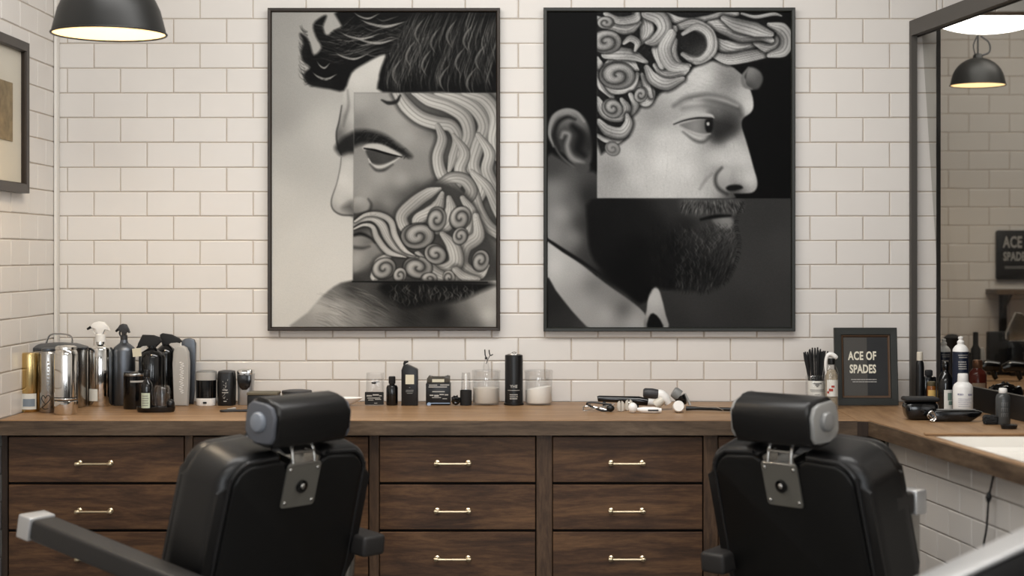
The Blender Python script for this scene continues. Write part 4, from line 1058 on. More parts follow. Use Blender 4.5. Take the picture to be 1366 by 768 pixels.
bm = B(); u = b.u; prism(bm, [(x*u, b.h(y)) for x, y in [(-8.6, 499), (8.6, 499), (8.8, 508), (7, 515), (3, 519), (-3, 519), (-7, 515), (-8.8, 508)]], -11.6*u, -8*u, bev=1.4*u, seg=3); obj('window', bm, blkg, b.t)
bm = B(); cyl_between(bm, (0, -11.3*u, b.h(499.6)), (0, -9*u, b.h(499.6)), 1.6*u, 10); box(bm, -1.2*u, 1.2*u, -9.8*u, -9*u, b.h(532), b.h(523)); obj('switch', bm, dgrey, b.t)

# flat tins and cord by the left headrest
b = Item('storage_tin', 'low black box with a cream lid, left of the left headrest', 'box', 352, 545, 12, D=5.74); u = b.u
bm = B(); box(bm, -20*u, 20*u, -14*u, 14*u, 0, b.h(526), bev=1*u); obj('box', bm, blk, b.t)
bm = B(); box(bm, -20.6*u, 20.6*u, -14.6*u, 14.6*u, b.h(526)+.0003, b.h(522), bev=1*u); obj('lid', bm, mat('dull_olive_lid', (96, 90, 74), rough=.5), b.t)
b = Item('round_tin', 'flat round dark tin just behind the top of the left headrest', 'tin', 396, 543, 18, D=5.86)
b.L('tin', [(0, b.base()), (19, b.base()), (19.6, b.base()-2), (19.6, 524)], blk); b.L('lid', [(19.8, 524.2), (20.2, 522.5), (19.6, 520.6), (12, 519.6), (0, 519.4)], dgrey)
b = Item('looped_cord', 'black looped cord with a plug lying in front of the shavers', 'cord', 310, 549, 6, D=5.66); u = b.u
bm = B(); tube(bm, [(26*u, 6*u, 1.6*u), (8*u, 2*u, 1.4*u), (-8*u, 2*u, 1.4*u), (-15*u, -4*u, 1.4*u), (-10*u, -12*u, 1.4*u), (4*u, -8*u, 1.4*u), (16*u, -6*u, 1.4*u), (28*u, -2*u, 1.4*u)], 1.2*u, seg=8, smooth=6); obj('cord', bm, blk, b.t)
bm = B(); tube(bm, [(-8*u, 4*u, 2.0*u), (0, 7*u, 2.4*u), (3*u, 8*u, 2.4*u)], [1.4*u, 2.4*u, 2.2*u], seg=8, smooth=3); obj('plug', bm, chrome, b.t)

# --- middle row
b = Item('white_dish', 'curved white dish with a dark inside, right of the left headrest', 'dish', 450, 540, 20, D=5.88)
b.L('dish', [(0, b.base()), (14, b.base()), (24, 537), (31, 533), (34, 530.5), (33.4, 530), (30, 531.6), (24, 535), (12, 538.4), (0, 538.6)], white, sy=.42)
b = Item('clear_shot_glass', 'square clear glass with a black printed label', 'glass', 500.5, 541, 11.5); B0 = b.base()
b.L('glass', [(0, B0), (12, B0), (12.3, B0-1), (11.4, 498), (11, 497), (10.6, 498), (11.2, B0-4), (0, B0-4)], glassm, sq=.5)
bm = B(); u = b.u; prism(bm, rrect(25*u, 17*u, 1*u, cz=b.h(530)), -12.9*u, -12.3*u); obj('label', bm, ink, b.t)
bm = B()
for x0, x1, y, w in ((-10, -3, 526.6, 1.6), (-2, 6, 525.4, 1.8), (6.5, 10, 526.6, 1.2), (-9, 8, 529.6, 1.1), (-8, -1, 532.2, .9), (1, 9, 531.4, .9), (0, 4, 536.4, .8)):
    box(bm, x0*u, x1*u, -13.1*u, -12.85*u, b.h(y+w/2), b.h(y-w/2), M=Matrix.Translation((0, 0, 0)))
obj('label_print', bm, lgrey, b.t)
bm = B(); sphere(bm, (-1.5*u, 0, b.h(510.5)), 2.6*u, sx=1.4, sz=.6); sphere(bm, (3*u, 1*u, b.h(509)), 1.6*u, sx=1.8, sz=.4); obj('stopper_mark', bm, dgrey, b.t)
b = Item('small_bottle', 'small black bottle with a black cap beside the square glass', 'bottle', 523, 541, 7.5); B0 = b.base()
b.L('body', [(0, B0), (7.2, B0), (7.8, B0-1), (7.8, 517), (6.6, 513.8), (3.6, 512.6), (3.6, 511)], blkg); b.L('cap', [(4.2, 511.6), (4.6, 511), (4.6, 502.5), (4, 501.8), (0, 501.8)], blkm)
b = Item('pump_pack', 'tall black carton bottle with a slanted flip top and pale label', 'bottle', 547, 541, 9); u = b.u
bm = B(); prism(bm, [(-11*u, 0), (10.6*u, 0), (10.6*u, b.h(493)), (9*u, b.h(491.4)), (-4*u, b.h(485.4)), (-8.6*u, b.h(487)), (-11*u, b.h(493))], -8.5*u, 8.5*u, bev=.9*u, seg=2); obj('body', bm, blk, b.t)
bm = B(); prism(bm, [(-8.6*u, b.h(487.5)), (-5.5*u, b.h(485)), (-5*u, b.h(483.6)), (-2.5*u, b.h(483.2)), (-2.6*u, b.h(481.2)), (-8*u, b.h(481.6)), (-9*u, b.h(484))], -3.5*u, 3.5*u, bev=.5*u, seg=2); obj('flip_top', bm, blkm, b.t)
bm = B(); box(bm, -5.4*u, 6*u, -8.75*u, -8.55*u, b.h(511.5), b.h(499)); obj('label', bm, cream, b.t)
bm = B()
for x0, x1, y in ((-4.6, 5.4, 519.6), (-5, 5, 521.4), (-3.6, 4, 523.6), (-.6, 1, 516)):
    box(bm, x0*u, x1*u, -8.9*u, -8.76*u if y < 512 else -8.5*u, b.h(y+.5), b.h(y-.4))
obj('lettering', bm, greyprint, b.t)
b = Item('tea_packet', 'squat black packet with a clear crimped top and white lettering', 'packet', 585, 541, 12, D=5.93); u = b.u
bm = B(); box(bm, -16.2*u, 16.2*u, -12*u, 10*u, 0, b.h(510), bev=1.2*u); obj('pouch', bm, blk, b.t)
bm = B(); prism(bm, [(-15.5*u, b.h(510)), (-15*u, b.h(504)), (-12*u, b.h(500)), (-8*u, b.h(503)), (8*u, b.h(503)), (12*u, b.h(500)), (15.5*u, b.h(501)), (15.5*u, b.h(510))], -7*u, 6*u, bev=1*u, seg=2); obj('clear_top', bm, mat('smoky_film', (88, 84, 76), rough=.2, trans=.35), b.t)
bm = B(); box(bm, -8*u, 8*u, -7.6*u, -7.1*u, b.h(509), b.h(505)); obj('paper_tab', bm, cream, b.t)
bm = B()
for x0, x1, y, w in ((-12, -1, 512.6, 1.3), (3, 15, 512.4, 1.3), (-12.4, 12, 515, 1.2), (-7.5, 9, 521.2, 1.3), (-11, -6, 526, 1.5), (-5, 1, 526.6, 2.2), (2, 8, 525, 1.4), (9, 13.6, 525.4, 1.4), (-8, 4, 529, .9), (6, 12, 530.6, .9)):
    box(bm, x0*u, x1*u, -12.2*u, -11.95*u, b.h(y+w/2), b.h(y-w/2))
obj('lettering', bm, lgrey, b.t)
bm = B(); box(bm, -13*u, 16*u, -12.25*u, -11.9*u, b.h(537), b.h(536)); lathe(bm, [(0, 0), (2.6*u, 0), (2.6*u, .3*u), (0, .3*u)], seg=16, M=Matrix.Translation((-12*u, -12*u, b.h(538))) @ Matrix.Rotation(PI/2, 4, 'X')); obj('stripe', bm, mat('pale_blue_print', (150, 170, 196), rough=.5), b.t)
b = Item('crumpled_wrapper', 'tiny crumpled black wrapper between the packet and the tube', 'wrapper', 608, 541, 4); u = b.u
bm = B(); sphere(bm, (0, 0, 6.2*u), 6*u, sx=1.0, sz=1.0, u=14, v=9)
for v in bm.verts:
    k = mnoise.noise(Vector(v.co)*420+Vector((3, 1, 5))); v.co.x *= 1+k*.5; v.co.y *= 1+k*.5; v.co.z *= max(.3, 1-.35*(v.co.x/u+6)/12*.0+k*.3)
    v.co.z = max(0, v.co.z)
obj('foil', bm, blkg, b.t, angle=15)
b = Item('tester_tube', 'slim tube, black below and clear above, next to the powder jar', 'tube', 621.5, 541, 7.5); B0 = b.base()
b.L('base', [(0, B0), (7.6, B0), (7.8, B0-.6), (7.8, 520.5), (7.2, 520)], blkm); b.L('sleeve', [(6.8, 520.4), (6, 500), (5.4, 496.8), (4.9, 500), (6, 520.4)], glassm); b.L('wand', [(0, 519), (1.6, 519), (1.4, 500), (0, 498)], white)

def powder_jar(label, px, r, lvl, pm, tilt=0):
    b = Item('glass_jar', label, 'jar', px, 541, r, D=None); B0 = b.base()
    b.L('glass', [(0, B0), (r*.94, B0), (r, B0-3), (r, 508), (r*1.0, 507), (r*.97, 506.4), (r*.97, 507), (r*.965, B0-3.4), (r*.9, B0-2), (0, B0-2)], glassm, seg=48)
    bm = B(); rr_ = (r*.955)*b.u; n0 = lathe(bm, [(0, b.h(B0-2.2)), (r*.88*b.u, b.h(B0-2.2)), (rr_, b.h(B0-4)), (rr_, b.h(lvl)), (rr_*.6, b.h(lvl-.6)), (0, b.h(lvl-1))], seg=40)
    for v in bm.verts:
        if v.co.z > b.h(lvl+2): v.co.z += tilt*v.co.x
    obj('powder', bm, pm, b.t)
    b.L('lid', [(r*1.03, 506.8), (r*1.04, 505.4), (r*1.02, 504), (r*1.02, 497), (r*1.05, 496), (r*1.05, 494.4), (r*1.0, 493.4), (r*.5, 493), (0, 493)], glass_mat('lid_glass', (.96, .96, .96), .10), seg=48)
    return b
b = powder_jar('glass jar of grey-beige powder with a small glass pourer above its lid', 648.5, 18.2, 517, powder_g)
u = b.u; bm = B(); dy = 0
tube(bm, [(-4.5*u, dy, b.h(493)), (-2.2*u, dy, b.h(483)), (0, dy, b.h(476)), (2.2*u, dy, b.h(483)), (5*u, dy, b.h(493))], .5*u, seg=6)
lathe(bm, [(5*u, b.h(493)), (3.2*u, b.h(483)), (1.2*u, b.h(476))], seg=16); obj('pourer', bm, glassm, b.t)
bm = B(); tube(bm, [(-1.8*u, 0, b.h(466)), (-1.4*u, 0, b.h(473)), (0, 0, b.h(477.5))], .8*u, seg=8); tube(bm, [(4*u, 0, b.h(466.5)), (4.4*u, 0, b.h(471)), (6*u, 0, b.h(474)), (9*u, 0, b.h(472.4))], .8*u, seg=8, smooth=3); sphere(bm, (0, 0, b.h(477.5)), 1.9*u); tube(bm, [(5*u, 0, b.h(474)), (2*u, 0, b.h(480)), (0, 0, b.h(485))], .5*u, seg=6); obj('spout', bm, dgrey, b.t)
b = Item('black_canister', 'tall black cylinder can with white lettering, between two powder jars', 'can', 685.5, 541, 12.2); B0 = b.base()
b.L('foot', [(0, B0), (13, B0), (13.2, B0-.8), (13.2, 537), (12, 536.4)], blk); b.L('body', [(12, 536.6), (12, 475), (11.6, 473.4), (10, 472.8), (0, 472.8)], blk); b.L('cap', [(9, 473), (8.6, 472), (3, 471.4), (0, 471.4)], steel, off=(0, 0))
bm = B(); tube(bm, [(-3*b.u, 0, b.h(471.6)), (-1*b.u, 0, b.h(470)), (1.5*b.u, 0, b.h(469.6)), (3.5*b.u, 0, b.h(471.4))], .8*b.u, seg=8, smooth=3); obj('ring', bm, chrome, b.t)
bm = B(); merge(bm, text_bm('YHE', 5.4*b.u, bold=.12*b.u), Matrix.Translation((0, -12.3*b.u, b.h(514.5))))
for y, a, w in ((519.6, 40, .9), (525.4, 26, 1.4), (528, 26, 1.0), (530.6, 26, 1.6)): 
    rr = random.Random(int(y)); q = -a
    while q < a-3:
        wq = rr.uniform(4, 10); patch(bm, 12*b.u, q, min(a, q+wq), b.h(y+w/2), b.h(y-w/2), 3, 0, .0006); q += wq+2
obj('lettering', bm, lgrey, b.t)
powder_jar('glass jar of white powder, filled on a slant, right of the black can', 718.5, 18.2, 517, powder_w, tilt=.16)

# --- pile of styling tools
def lay(name, label, cat, px, py_mid, D, z=0, rz=0, group=None):
    D *= .977; t = thing(name, label, cat, (X_(px, D), D, TOP+.0006+z), rz, group); return t, D/F
DP = 5.80
t, u = lay('straightening_iron', 'long black styling iron with a pale tip lying at the back', 'styling iron', 832, 531, 5.93)
bm = B(); tube(bm, [(-35*u, 0, 12*u), (-33*u, 0, 12.4*u), (-5*u, 0, 11.4*u), (20*u, 0, 9.5*u), (32*u, 0, 8*u)], [3.6*u, 4.2*u, 4.6*u, 6.2*u, 5*u], seg=16); obj('barrel', bm, blkg, t)
bm = B(); tube(bm, [(32.2*u, 0, 8*u), (38*u, 0, 7*u), (46*u, 0, 5.4*u)], [5.2*u, 5.2*u, 3.5*u], seg=16, smooth=3); obj('tip', bm, white, t)
bm = B(); box(bm, -28*u, -24*u, -3*u, 3*u, 0, 9.2*u, bev=.4*u); obj('stand', bm, blkm, t)
bm = B(); box(bm, 16*u, 20*u, -3*u, 3*u, 0, 4.5*u, bev=.4*u); obj('stand', bm, blkm, t)
t, u = lay('wire_clip', 'tangle of looped black and silver wire clip at the left end of the pile', 'wire clip', 800, 540, DP)
bm = B()
for pts, r in (([(-22, -2, 2), (-20, -6, 1), (-10, -4, 3), (2, 2, 6), (12, 4, 8)], .9), ([(-22, -2, 2), (-21, 2, 6), (-10, 4, 6), (4, 0, 3), (14, -4, 2)], .9), ([(-12, 4, 9.5), (-14, 3, 7), (-12, 2, 5), (0, 2, 4), (14, 2, 7), (20, 4, 10)], .9)):
    tube(bm, [(x*u, y*u, z*u) for x, y, z in pts], r*u, seg=8, smooth=5)
obj('wires', bm, chrome, t)
bm = B()
for pts, r in (([(-17, 4, 8), (-16, 4, 11), (-8, 5, 11.4), (6, 4, 10), (16, 4, 9)], 1.2), ([(-16, 4, 8.6), (-8, 0, 5), (2, -4, 1.4), (12, -4, 1.4)], 1.2)):
    tube(bm, [(x*u, y*u, z*u) for x, y, z in pts], r*u, seg=8, smooth=5)
sphere(bm, (14*u, -5*u, 4.6*u), 4.6*u, sx=1.2); obj('grips', bm, blk, t)
for (px, D, z, rz, lab, s) in ((828, 5.80, 0, .3, 'pale translucent hair clip, left of two clips standing in the pile', 1.0), (839, 5.83, 0, -.3, 'pale translucent hair clip, right of two clips standing in the pile', 1.05)):
    t, u = lay('hair_clip', lab, 'hair clip', px, 530, D, z, rz, 'hair clips in the tool pile'); u *= s
    bm = B()
    for s_ in (-1, 1): prism(bm, [(s_*.4*u, 0), (s_*4.2*u, 1*u), (s_*5*u, 6*u), (s_*4*u, 12*u), (s_*1.5*u, 14*u), (s_*.4*u, 9*u)], -2.4*u, 2.4*u, bev=.7*u, seg=2)
    obj('jaws', bm, mat('frosted_beige_plastic', (200, 194, 182), rough=.35), t)
    bm = B(); cyl_between(bm, (-1.4*u, 0, 10*u), (1.4*u, 0, 10*u), 1.4*u); obj('spring', bm, chrome, t)
t, u = lay('round_brush', 'white round-headed brush lying at the front of the pile', 'brush', 846, 543, 5.74)
bm = B(); sphere(bm, (-2*u, 0, 7*u), 7*u, sx=.9, sy=.9); obj('head', bm, white, t)
bm = B(); tube(bm, [(4*u, -1*u, 5*u), (12*u, -2*u, 4.4*u), (26*u, -2*u, 4*u), (36*u, -2*u, 3.6*u)], [2*u, 4*u, 4.4*u, 3*u], seg=14, smooth=3); obj('handle', bm, white, t)
bm = B(); box(bm, 18*u, 32*u, -6.8*u, -5.4*u, 3*u, 5.2*u, bev=.4*u); obj('slot', bm, dgrey, t)
def dryer(label, px, D, m1, flip, rz, s=1.0):
    t, u = lay('hair_dryer', label, 'hair dryer', px, 530, D, 0, rz); u *= s
    return t, u
t, u = dryer('white hair dryer with a black barrel pointing left, on the pile', 882, 5.86, blkm, 1, 0)
bm = B(); tube(bm, [(-24*u, 0, 22.5*u), (-22*u, 0, 22.4*u), (-12*u, 0, 21.6*u), (-4*u, 0, 20.6*u)], [4.8*u, 6.6*u, 7.0*u, 6.2*u], seg=20); obj('barrel', bm, dgrey, t)
bm = B(); tube(bm, [(-4.5*u, 0, 20.6*u), (0, 0, 20*u), (5*u, 0, 15*u), (10*u, 0, 8*u)], [6.2*u, 6.8*u, 6.8*u, 4.8*u], seg=20, smooth=3); obj('housing', bm, white, t)
bm = B(); tube(bm, [(2*u, -4*u, 14*u), (-5*u, -5*u, 9*u), (-8*u, -5*u, 6.2*u)], [5*u, 6.5*u, 6*u], seg=18, smooth=3); obj('handle', bm, mat('beige_plastic', (206, 200, 188), rough=.35), t)
t, u = dryer('hair dryer with a grey and black barrel tipped upright, right end of the pile', 906, 5.88, dgrey, 1, 0)
bm = B(); tube(bm, [(-8*u, 0, 24*u), (-6.5*u, 0, 23*u), (0, 0, 18*u)], [6.4*u, 7.6*u, 8*u], seg=20); obj('grille', bm, mgrey, t)
bm = B(); tube(bm, [(0.2*u, 0, 17.8*u), (3*u, 0, 12*u), (5*u, 0, 6*u)], [8*u, 7.4*u, 5.4*u], seg=20, smooth=2); obj('barrel', bm, blkg, t)
bm = B(); tube(bm, [(8*u, 2*u, 21*u), (11*u, 2*u, 14*u), (15*u, 1*u, 5*u)], [1.4*u, 1.8*u, 1.5*u], seg=10, smooth=4); obj('side_strip', bm, lgrey, t)
t, u = lay('white_nozzle', 'round white nozzle cap lying below the upright grey-barrelled dryer', 'nozzle', 905, 540, 5.76)
bm = B(); lathe(bm, [(0, -7*u), (6*u, -7*u), (7.6*u, -5*u), (7.6*u, 5*u), (6.6*u, 6.2*u), (0, 6.4*u)], seg=28, M=Matrix.Translation((0, 0, 7.7*u)) @ Matrix.Rotation(R(78), 4, 'X')); obj('cap', bm, white, t)
t, u = lay('power_cable', 'thick black cable running right from the dryers to the right headrest', 'cable', 950, 538, 5.80)
bm = B(); tube(bm, [(-34*u, 10*u, 3.2*u), (-20*u, 8*u, 3.2*u), (0, 2*u, 3.2*u), (22*u, -6*u, 3.2*u), (50*u, -14*u, 3.2*u), (84*u, -10*u, 3.2*u)], [3*u, 2.4*u, 2.2*u, 2.6*u, 3*u, 3*u], seg=10, smooth=5); obj('cable', bm, blk, t)
bm = B(); tube(bm, [(-20*u, 5*u, 5.6*u), (-5*u, 1*u, 5.3*u), (6*u, -2*u, 5.3*u), (14*u, -9*u, 2.2*u)], .6*u, seg=6, smooth=4); obj('wire', bm, chrome, t)

# --- right end of the back counter
b = Item('comb_jar', 'labelled clear jar of pale liquid on the counter, holding black picks', 'jar', 1088, 538.5, 13, D=5.84); B0 = b.base()
b.L('glass', [(0, B0), (12.4, B0), (13, B0-1.4), (13, 503), (12, 500.4), (11, 499.4), (10.4, 500), (12.4, 504), (12.4, B0-3), (0, B0-3)], glassm, sq=.2)
b.L('liquid', [(0, B0-3.4), (12, B0-3.4), (12, B0-11), (0, B0-11)], liquid, sq=.2)
bm = B(); patch(bm, 13.3*b.u, -58, 58, b.h(530), b.h(507), 12); obj('label', bm, paper, b.t)
bm = B()
for y, a, w in ((510.5, 26, 1.6), (512.4, 12, 1.8), (514.4, 6, 1.6), (519, 42, .8), (521, 38, .7), (525, 14, .7), (529, 54, .9)): patch(bm, 13.3*b.u, -a, a, b.h(y+w/2), b.h(y-w/2), 10, 0, .0009)
obj('label_print', bm, greyprint, b.t)
rr = random.Random(4)
TJ = b
for k in range(16):
    a = k/15*2-1; x0 = a*7.5; y0 = rr.uniform(-5, 5); x1 = a*15+rr.uniform(-1.5, 1.5); zt_ = b.h(461+abs(a)*7+rr.uniform(0, 4)); u = b.u
    side = 'leaning left' if a < -.3 else ('leaning right' if a > .3 else 'standing upright')
    p_ = thing('black_pick', 'thin black comb pick in the clear jar of pale liquid, %s' % side, 'comb pick', (b.t.location.x+x0*u, b.t.location.y+y0*u, b.t.location.z+12*u), 0, 'black picks in the jar, '+side)
    bm = B(); dx = x1-x0; zt2 = zt_-12*u
    tube(bm, [(0, 0, 0), (dx*.35*u, 0, zt2*.5), (dx*.8*u, 0, zt2*.85), (dx*1.0*u, 0, zt2)], [.8*u, 1.0*u, 1.5*u, .9*u], seg=8, smooth=3)
    obj('pick', bm, blkm, p_)
b = Item('lotion_bottle', 'clear bottle with a white curved pump, between comb jar and frame', 'bottle', 1109, 540, 8, D=5.76); B0 = b.base(); u = b.u
b.L('bottle', [(0, B0), (8.2, B0), (8.8, B0-1.4), (8.8, 496), (7, 490), (4, 486), (3.6, 480)], glassm, sq=.2)
b.L('contents', [(0, B0-2), (7.8, B0-2), (8, 500), (5, 493), (0, 492)], mat('mottled_contents', (150, 138, 118), rough=.4, var=.7, vscale=180), sq=.2)
bm = B(); patch(bm, 9*b.u, -50, 60, b.h(528), b.h(506), 10); obj('label', bm, paper, b.t)
bm = B(); patch(bm, 9*b.u, -30, 4, b.h(521), b.h(517.6), 5, 0, .0012); patch(bm, 9*b.u, -10, 16, b.h(516), b.h(513.4), 5, 0, .0012); patch(bm, 9*b.u, -45, -28, b.h(524), b.h(521), 5, 0, .0012); obj('red_print', bm, redprint, b.t)
bm = B(); tube(bm, [(-7*u, 0, b.h(500)), (-7.5*u, 0, b.h(484)), (-5*u, 0, b.h(474)), (0, 0, b.h(472.6)), (5*u, 0, b.h(475.6)), (7.4*u, 0, b.h(477.6))], [1.4*u, 2.2*u, 2.6*u, 3.2*u, 3.4*u, 2.4*u], seg=12, smooth=4); obj('pump', bm, white, b.t)
b.L('collar', [(4.6, 486), (4.8, 484), (4.6, 478), (0, 477.6)], blk)

def spades_text(parent, sz, y, z, m, mark='ACE OF'):
    pass
# framed sign leaning on the wall
DS = 5.88
x0, x1 = X_(1113.5, DS), X_(1197.5, DS); zb, zt_ = TOP+.001, Z_(437.5, DS)
w, h = x1-x0, zt_-zb
t = thing('framed_sign', 'black-framed ACE OF SPADES sign leaning on the back wall', 'sign', ((x0+x1)/2, DS, TOP+.002)); t.rotation_euler = (R(-6), 0, R(0))
t.location.y = DS
us = DS/F
bm = B(); frame_rails(bm, w, h, 10.5*us, .016); bmesh.ops.transform(bm, matrix=Matrix.Translation((0, 0, h/2)), verts=bm.verts); obj('frame', bm, frame_b, t, smooth=False)
bm = B(); frame_rails(bm, w-19*us, h-19*us, 3.2*us, .012); bmesh.ops.transform(bm, matrix=Matrix.Translation((0, 0, h/2)), verts=bm.verts); obj('liner', bm, sign_edge, t, smooth=False)
bm = B(); box(bm, -w/2+.02, w/2-.02, -.006, -.001, .02, h-.02); obj('panel', bm, sign_dark, t, smooth=False)
bm = B(); box(bm, 2*us, w/2-12.5*us, -.0066, -.0061, 13*us, h-13*us); 
obj('dark_reflection', bm, sign_black, t, smooth=False)  # lighter and darker halves paint a reflection into the panel colour
bm = B()
merge(bm, text_bm('ACE OF', 15.5*us, bold=.5*us, sx=.66, spacing=1.08), Matrix.Translation((-4.5*us, -.0072, h-(476-438)*us)))
merge(bm, text_bm('SPADES', 15.5*us, bold=.5*us, sx=.66, spacing=1.04), Matrix.Translation((-4*us, -.0072, h-(493.5-438)*us)))
obj('lettering', bm, sign_ink, t, smooth=False)
bm = B()
for y, xa, xb in ((507, -20, 14), (510, -18, 14)):
    q = xa; rr = random.Random(y)
    while q < xb:
        wq = rr.uniform(1.5, 5); box(bm, q*us, min(q+wq, xb)*us, -.0074, -.0068, h-(y+.6-438)*us, h-(y-.5-438)*us); q += wq+.5
obj('small_print', bm, lgrey, t, smooth=False)
bm = B(); box(bm, -w/2+.003, w/2-.003, -.013, -.0125, .003, h-.003)
bmesh.ops.delete(bm, geom=[], context='VERTS')
bm.free()

# --- on the side counter
def pl(name, label, cat, px, D, rz=0, group=None, base=TOP):
    return Item(name, label, cat, px, 0, 0, D=(D*.977 if D < 6.04 else D), rz=rz, group=group, base=base)
b = pl('black_case', 'rounded glossy black case on the counter below the mirror corner', 'case', 1227.5, 5.52); u = b.u
bm = B(); box(bm, -22.5*u, 22.5*u, -15*u, 15*u, 0, 24*u, bev=7*u, seg=4)
for v in bm.verts:
    k = max(0, min(1, v.co.z/(24*u))); v.co.x *= .84+.16*min(1, k*1.5)
obj('body', bm, blkg, b.t)
bm = B(); box(bm, -23*u, 23*u, -15.5*u, 15.5*u, 24.2*u, 30*u, bev=3*u, seg=3); obj('lid', bm, blkm, b.t)
b = pl('folded_pouch', 'flat black pouch with a silver wire clasp, in front of the white bottle', 'pouch', 1274, 5.45); u = b.u
bm = B(); prism(bm, [(-31*u, 0), (20*u, 0), (33*u, 8*u), (36*u, 13*u), (30*u, 15*u), (-26*u, 15*u), (-33*u, 10*u), (-35*u, 4*u)], -6*u, 8*u, bev=2.6*u, seg=3); obj('pouch', bm, blkg, b.t)
bm = B(); box(bm, -24*u, 27*u, -4*u, 5*u, 15*u, 16.2*u, bev=.5*u); obj('flap_edge', bm, mgrey, b.t)
bm = B()
for pts in ([(-37, -8, 12), (-33, -8, 14.4), (-28, -8, 9), (-31, -8, 4), (-35, -8, 2), (-31, -8, 1), (-27, -8, 4)], [(-38, -8, 10), (-34, -8, 7), (-30, -8, 3.4), (-27, -8, 6), (-30, -8, 10), (-34, -8, 12)], [(-37, -8, 12), (-38.5, -8, 8), (-36, -8, 5)]):
    tube(bm, [(x*u, y*u, z*u) for x, y, z in pts], .8*u, seg=8, smooth=5)
obj('clasp', bm, chrome, b.t)
b = pl('white_bottle', 'white plastic bottle with a printed label and white cap, by the mirror', 'bottle', 1284.5, 5.62); B0 = b.base()
b.L('body', [(0, B0), (12.4, B0), (13.2, B0-1.5), (13.2, 517), (11.6, 512.5), (7, 509), (5.6, 508)], white); b.L('cap', [(6.8, 509.4), (7.2, 508.6), (6.8, 499), (6.2, 498), (0, 497.8)], white)
bm = B()
for y, a0, a1, w, in ((525, -45, -12, 2.4), (525.4, 16, 48, 2.6), (531, -40, 40, .7), (533.4, -42, 30, .6), (535.8, -40, 36, .6), (538.2, -38, 20, .6), (541, -40, 30, .6)):
    rr = random.Random(int(y*3)); q = a0
    while q < a1-1:
        wq = rr.uniform(3, 9); patch(bm, 13.2*b.u, q, min(a1, q+wq), b.h(y+w/2), b.h(y-w/2), 3, 0, .0006); q += wq+2
obj('label_print', bm, mat('lilac_grey_print', (140, 138, 160), rough=.7), b.t)
b = pl('amber_bottle', 'tall black-brown bottle with black cap and white label, left of the white one', 'bottle', 1261.5, 5.80); B0 = b.base()
b.L('body', [(0, B0), (10.4, B0), (11, B0-1.4), (11, 512), (9.6, 504), (6, 497.6), (4, 494), (4, 490)], blkg); b.L('cap', [(4.4, 493), (4.8, 492), (4.6, 483), (4, 482), (0, 481.8)], blkg)
bm = B(); patch(bm, 11*b.u, -25, 58, b.h(546), b.h(519), 10); obj('label', bm, paper, b.t)
bm = B(); patch(bm, 11*b.u, 0, 30, b.h(533), b.h(523), 6, 0, .0008); patch(bm, 11*b.u, 6, 34, b.h(539), b.h(534), 6, 0, .0008); obj('label_leaf', bm, mat('grey_green_print', (110, 132, 120), rough=.7), b.t)
def navy_bottle(label, px, D, s=1.0, ytop=448):
    b = pl('shampoo_bottle', label, 'bottle', px, D, group='navy labelled bottles by the mirror'); B0 = b.base()
    k = lambda y: ytop+(y-448)*s
    b.L('body', [(0, B0), (10.6*s, B0), (10.8*s, B0-1.4), (10.8*s, k(470)), (10.6*s, k(468.6))], navy); b.L('shoulder', [(10.6*s, k(469)), (10.2*s, k(465.5)), (7.6*s, k(461.6)), (5*s, k(459.6)), (4, k(459))], white)
    b.L('cap', [(4*s, k(459.6)), (4.6*s, k(457.6)), (4.8*s, k(455.5)), (3, k(453.6)), (2.4*s, k(452.6)), (3.4*s, k(451.2)), (3.2*s, k(449.2)), (0, k(448.2))], white)
    bm = B()
    for y, a0, a1, w in ((473, -30, 40, 1.2), (476, -26, 36, 1.2), (482, -30, 26, 1.6), (485, -30, 30, 1.4), (488, -30, 28, 1.6), (491, -28, 30, 1.4), (497, -20, 26, .9)):
        rr = random.Random(int(y)); q = a0
        while q < a1-2:
            wq = rr.uniform(4, 12); patch(bm, 10.8*s*b.u, q, min(a1, q+wq), b.h(k(y+w/2)), b.h(k(y-w/2)), 3, 0, .0006); q += wq+2
    obj('lettering', bm, lgrey, b.t); return b
navy_bottle('tall white-topped bottle with a navy label, directly behind the white bottle', 1281.5, 5.745)
navy_bottle('white-topped navy bottle half cut off by the dark edge inside the mirror', 1259, 6.15, .86, 451)  # second bottle added to stand in for the mirrored one
b = pl('brown_bottle', 'red-brown bottle with a bronze cap and pale label, seen in the mirror', 'bottle', 1304, 6.05); B0 = b.base()
b.L('body', [(0, B0), (11.6, B0), (12, B0-1.5), (12, 500), (10, 495), (6, 491.4), (5.6, 489)], redbrown); b.L('cap', [(6, 490.6), (6.6, 489.6), (6.4, 481), (5.8, 480), (0, 479.8)], mat('bronze_cap', (120, 82, 58), rough=.35, metal=.6))
bm = B(); patch(bm, 12*b.u, -50, 42, b.h(528), b.h(510), 10); obj('label', bm, mat('tan_label', (170, 150, 130), rough=.7), b.t)
b = pl('black_bottle', 'slim black bottle with a white cap, reflection built solid by the mirror post', 'bottle', 1227, 5.955); B0 = b.base()  # solid bottle added where only a reflection shows
b.L('body', [(0, B0), (5.6, B0), (5.8, 490), (5, 483), (3.8, 481), (3.8, 479)], blk); b.L('cap', [(4, 480.6), (4.2, 480), (4, 469.6), (3.4, 469), (0, 469)], mat('ivory_cap', (214, 206, 190), rough=.4))
b = pl('dark_box', 'dark grey glossy box in the mirror corner behind the small amber vial', 'box', 1240, 5.93); u = b.u
bm = B(); box(bm, -7.5*u, 8*u, -5*u, 6*u, 0, b.h(502), bev=1.4*u, seg=2); obj('box', bm, blkg, b.t)
bm = B(); box(bm, -6*u, 4*u, -3*u, 4*u, b.h(502)+.0003, b.h(493), bev=2*u, seg=2); obj('knob', bm, blkm, b.t)
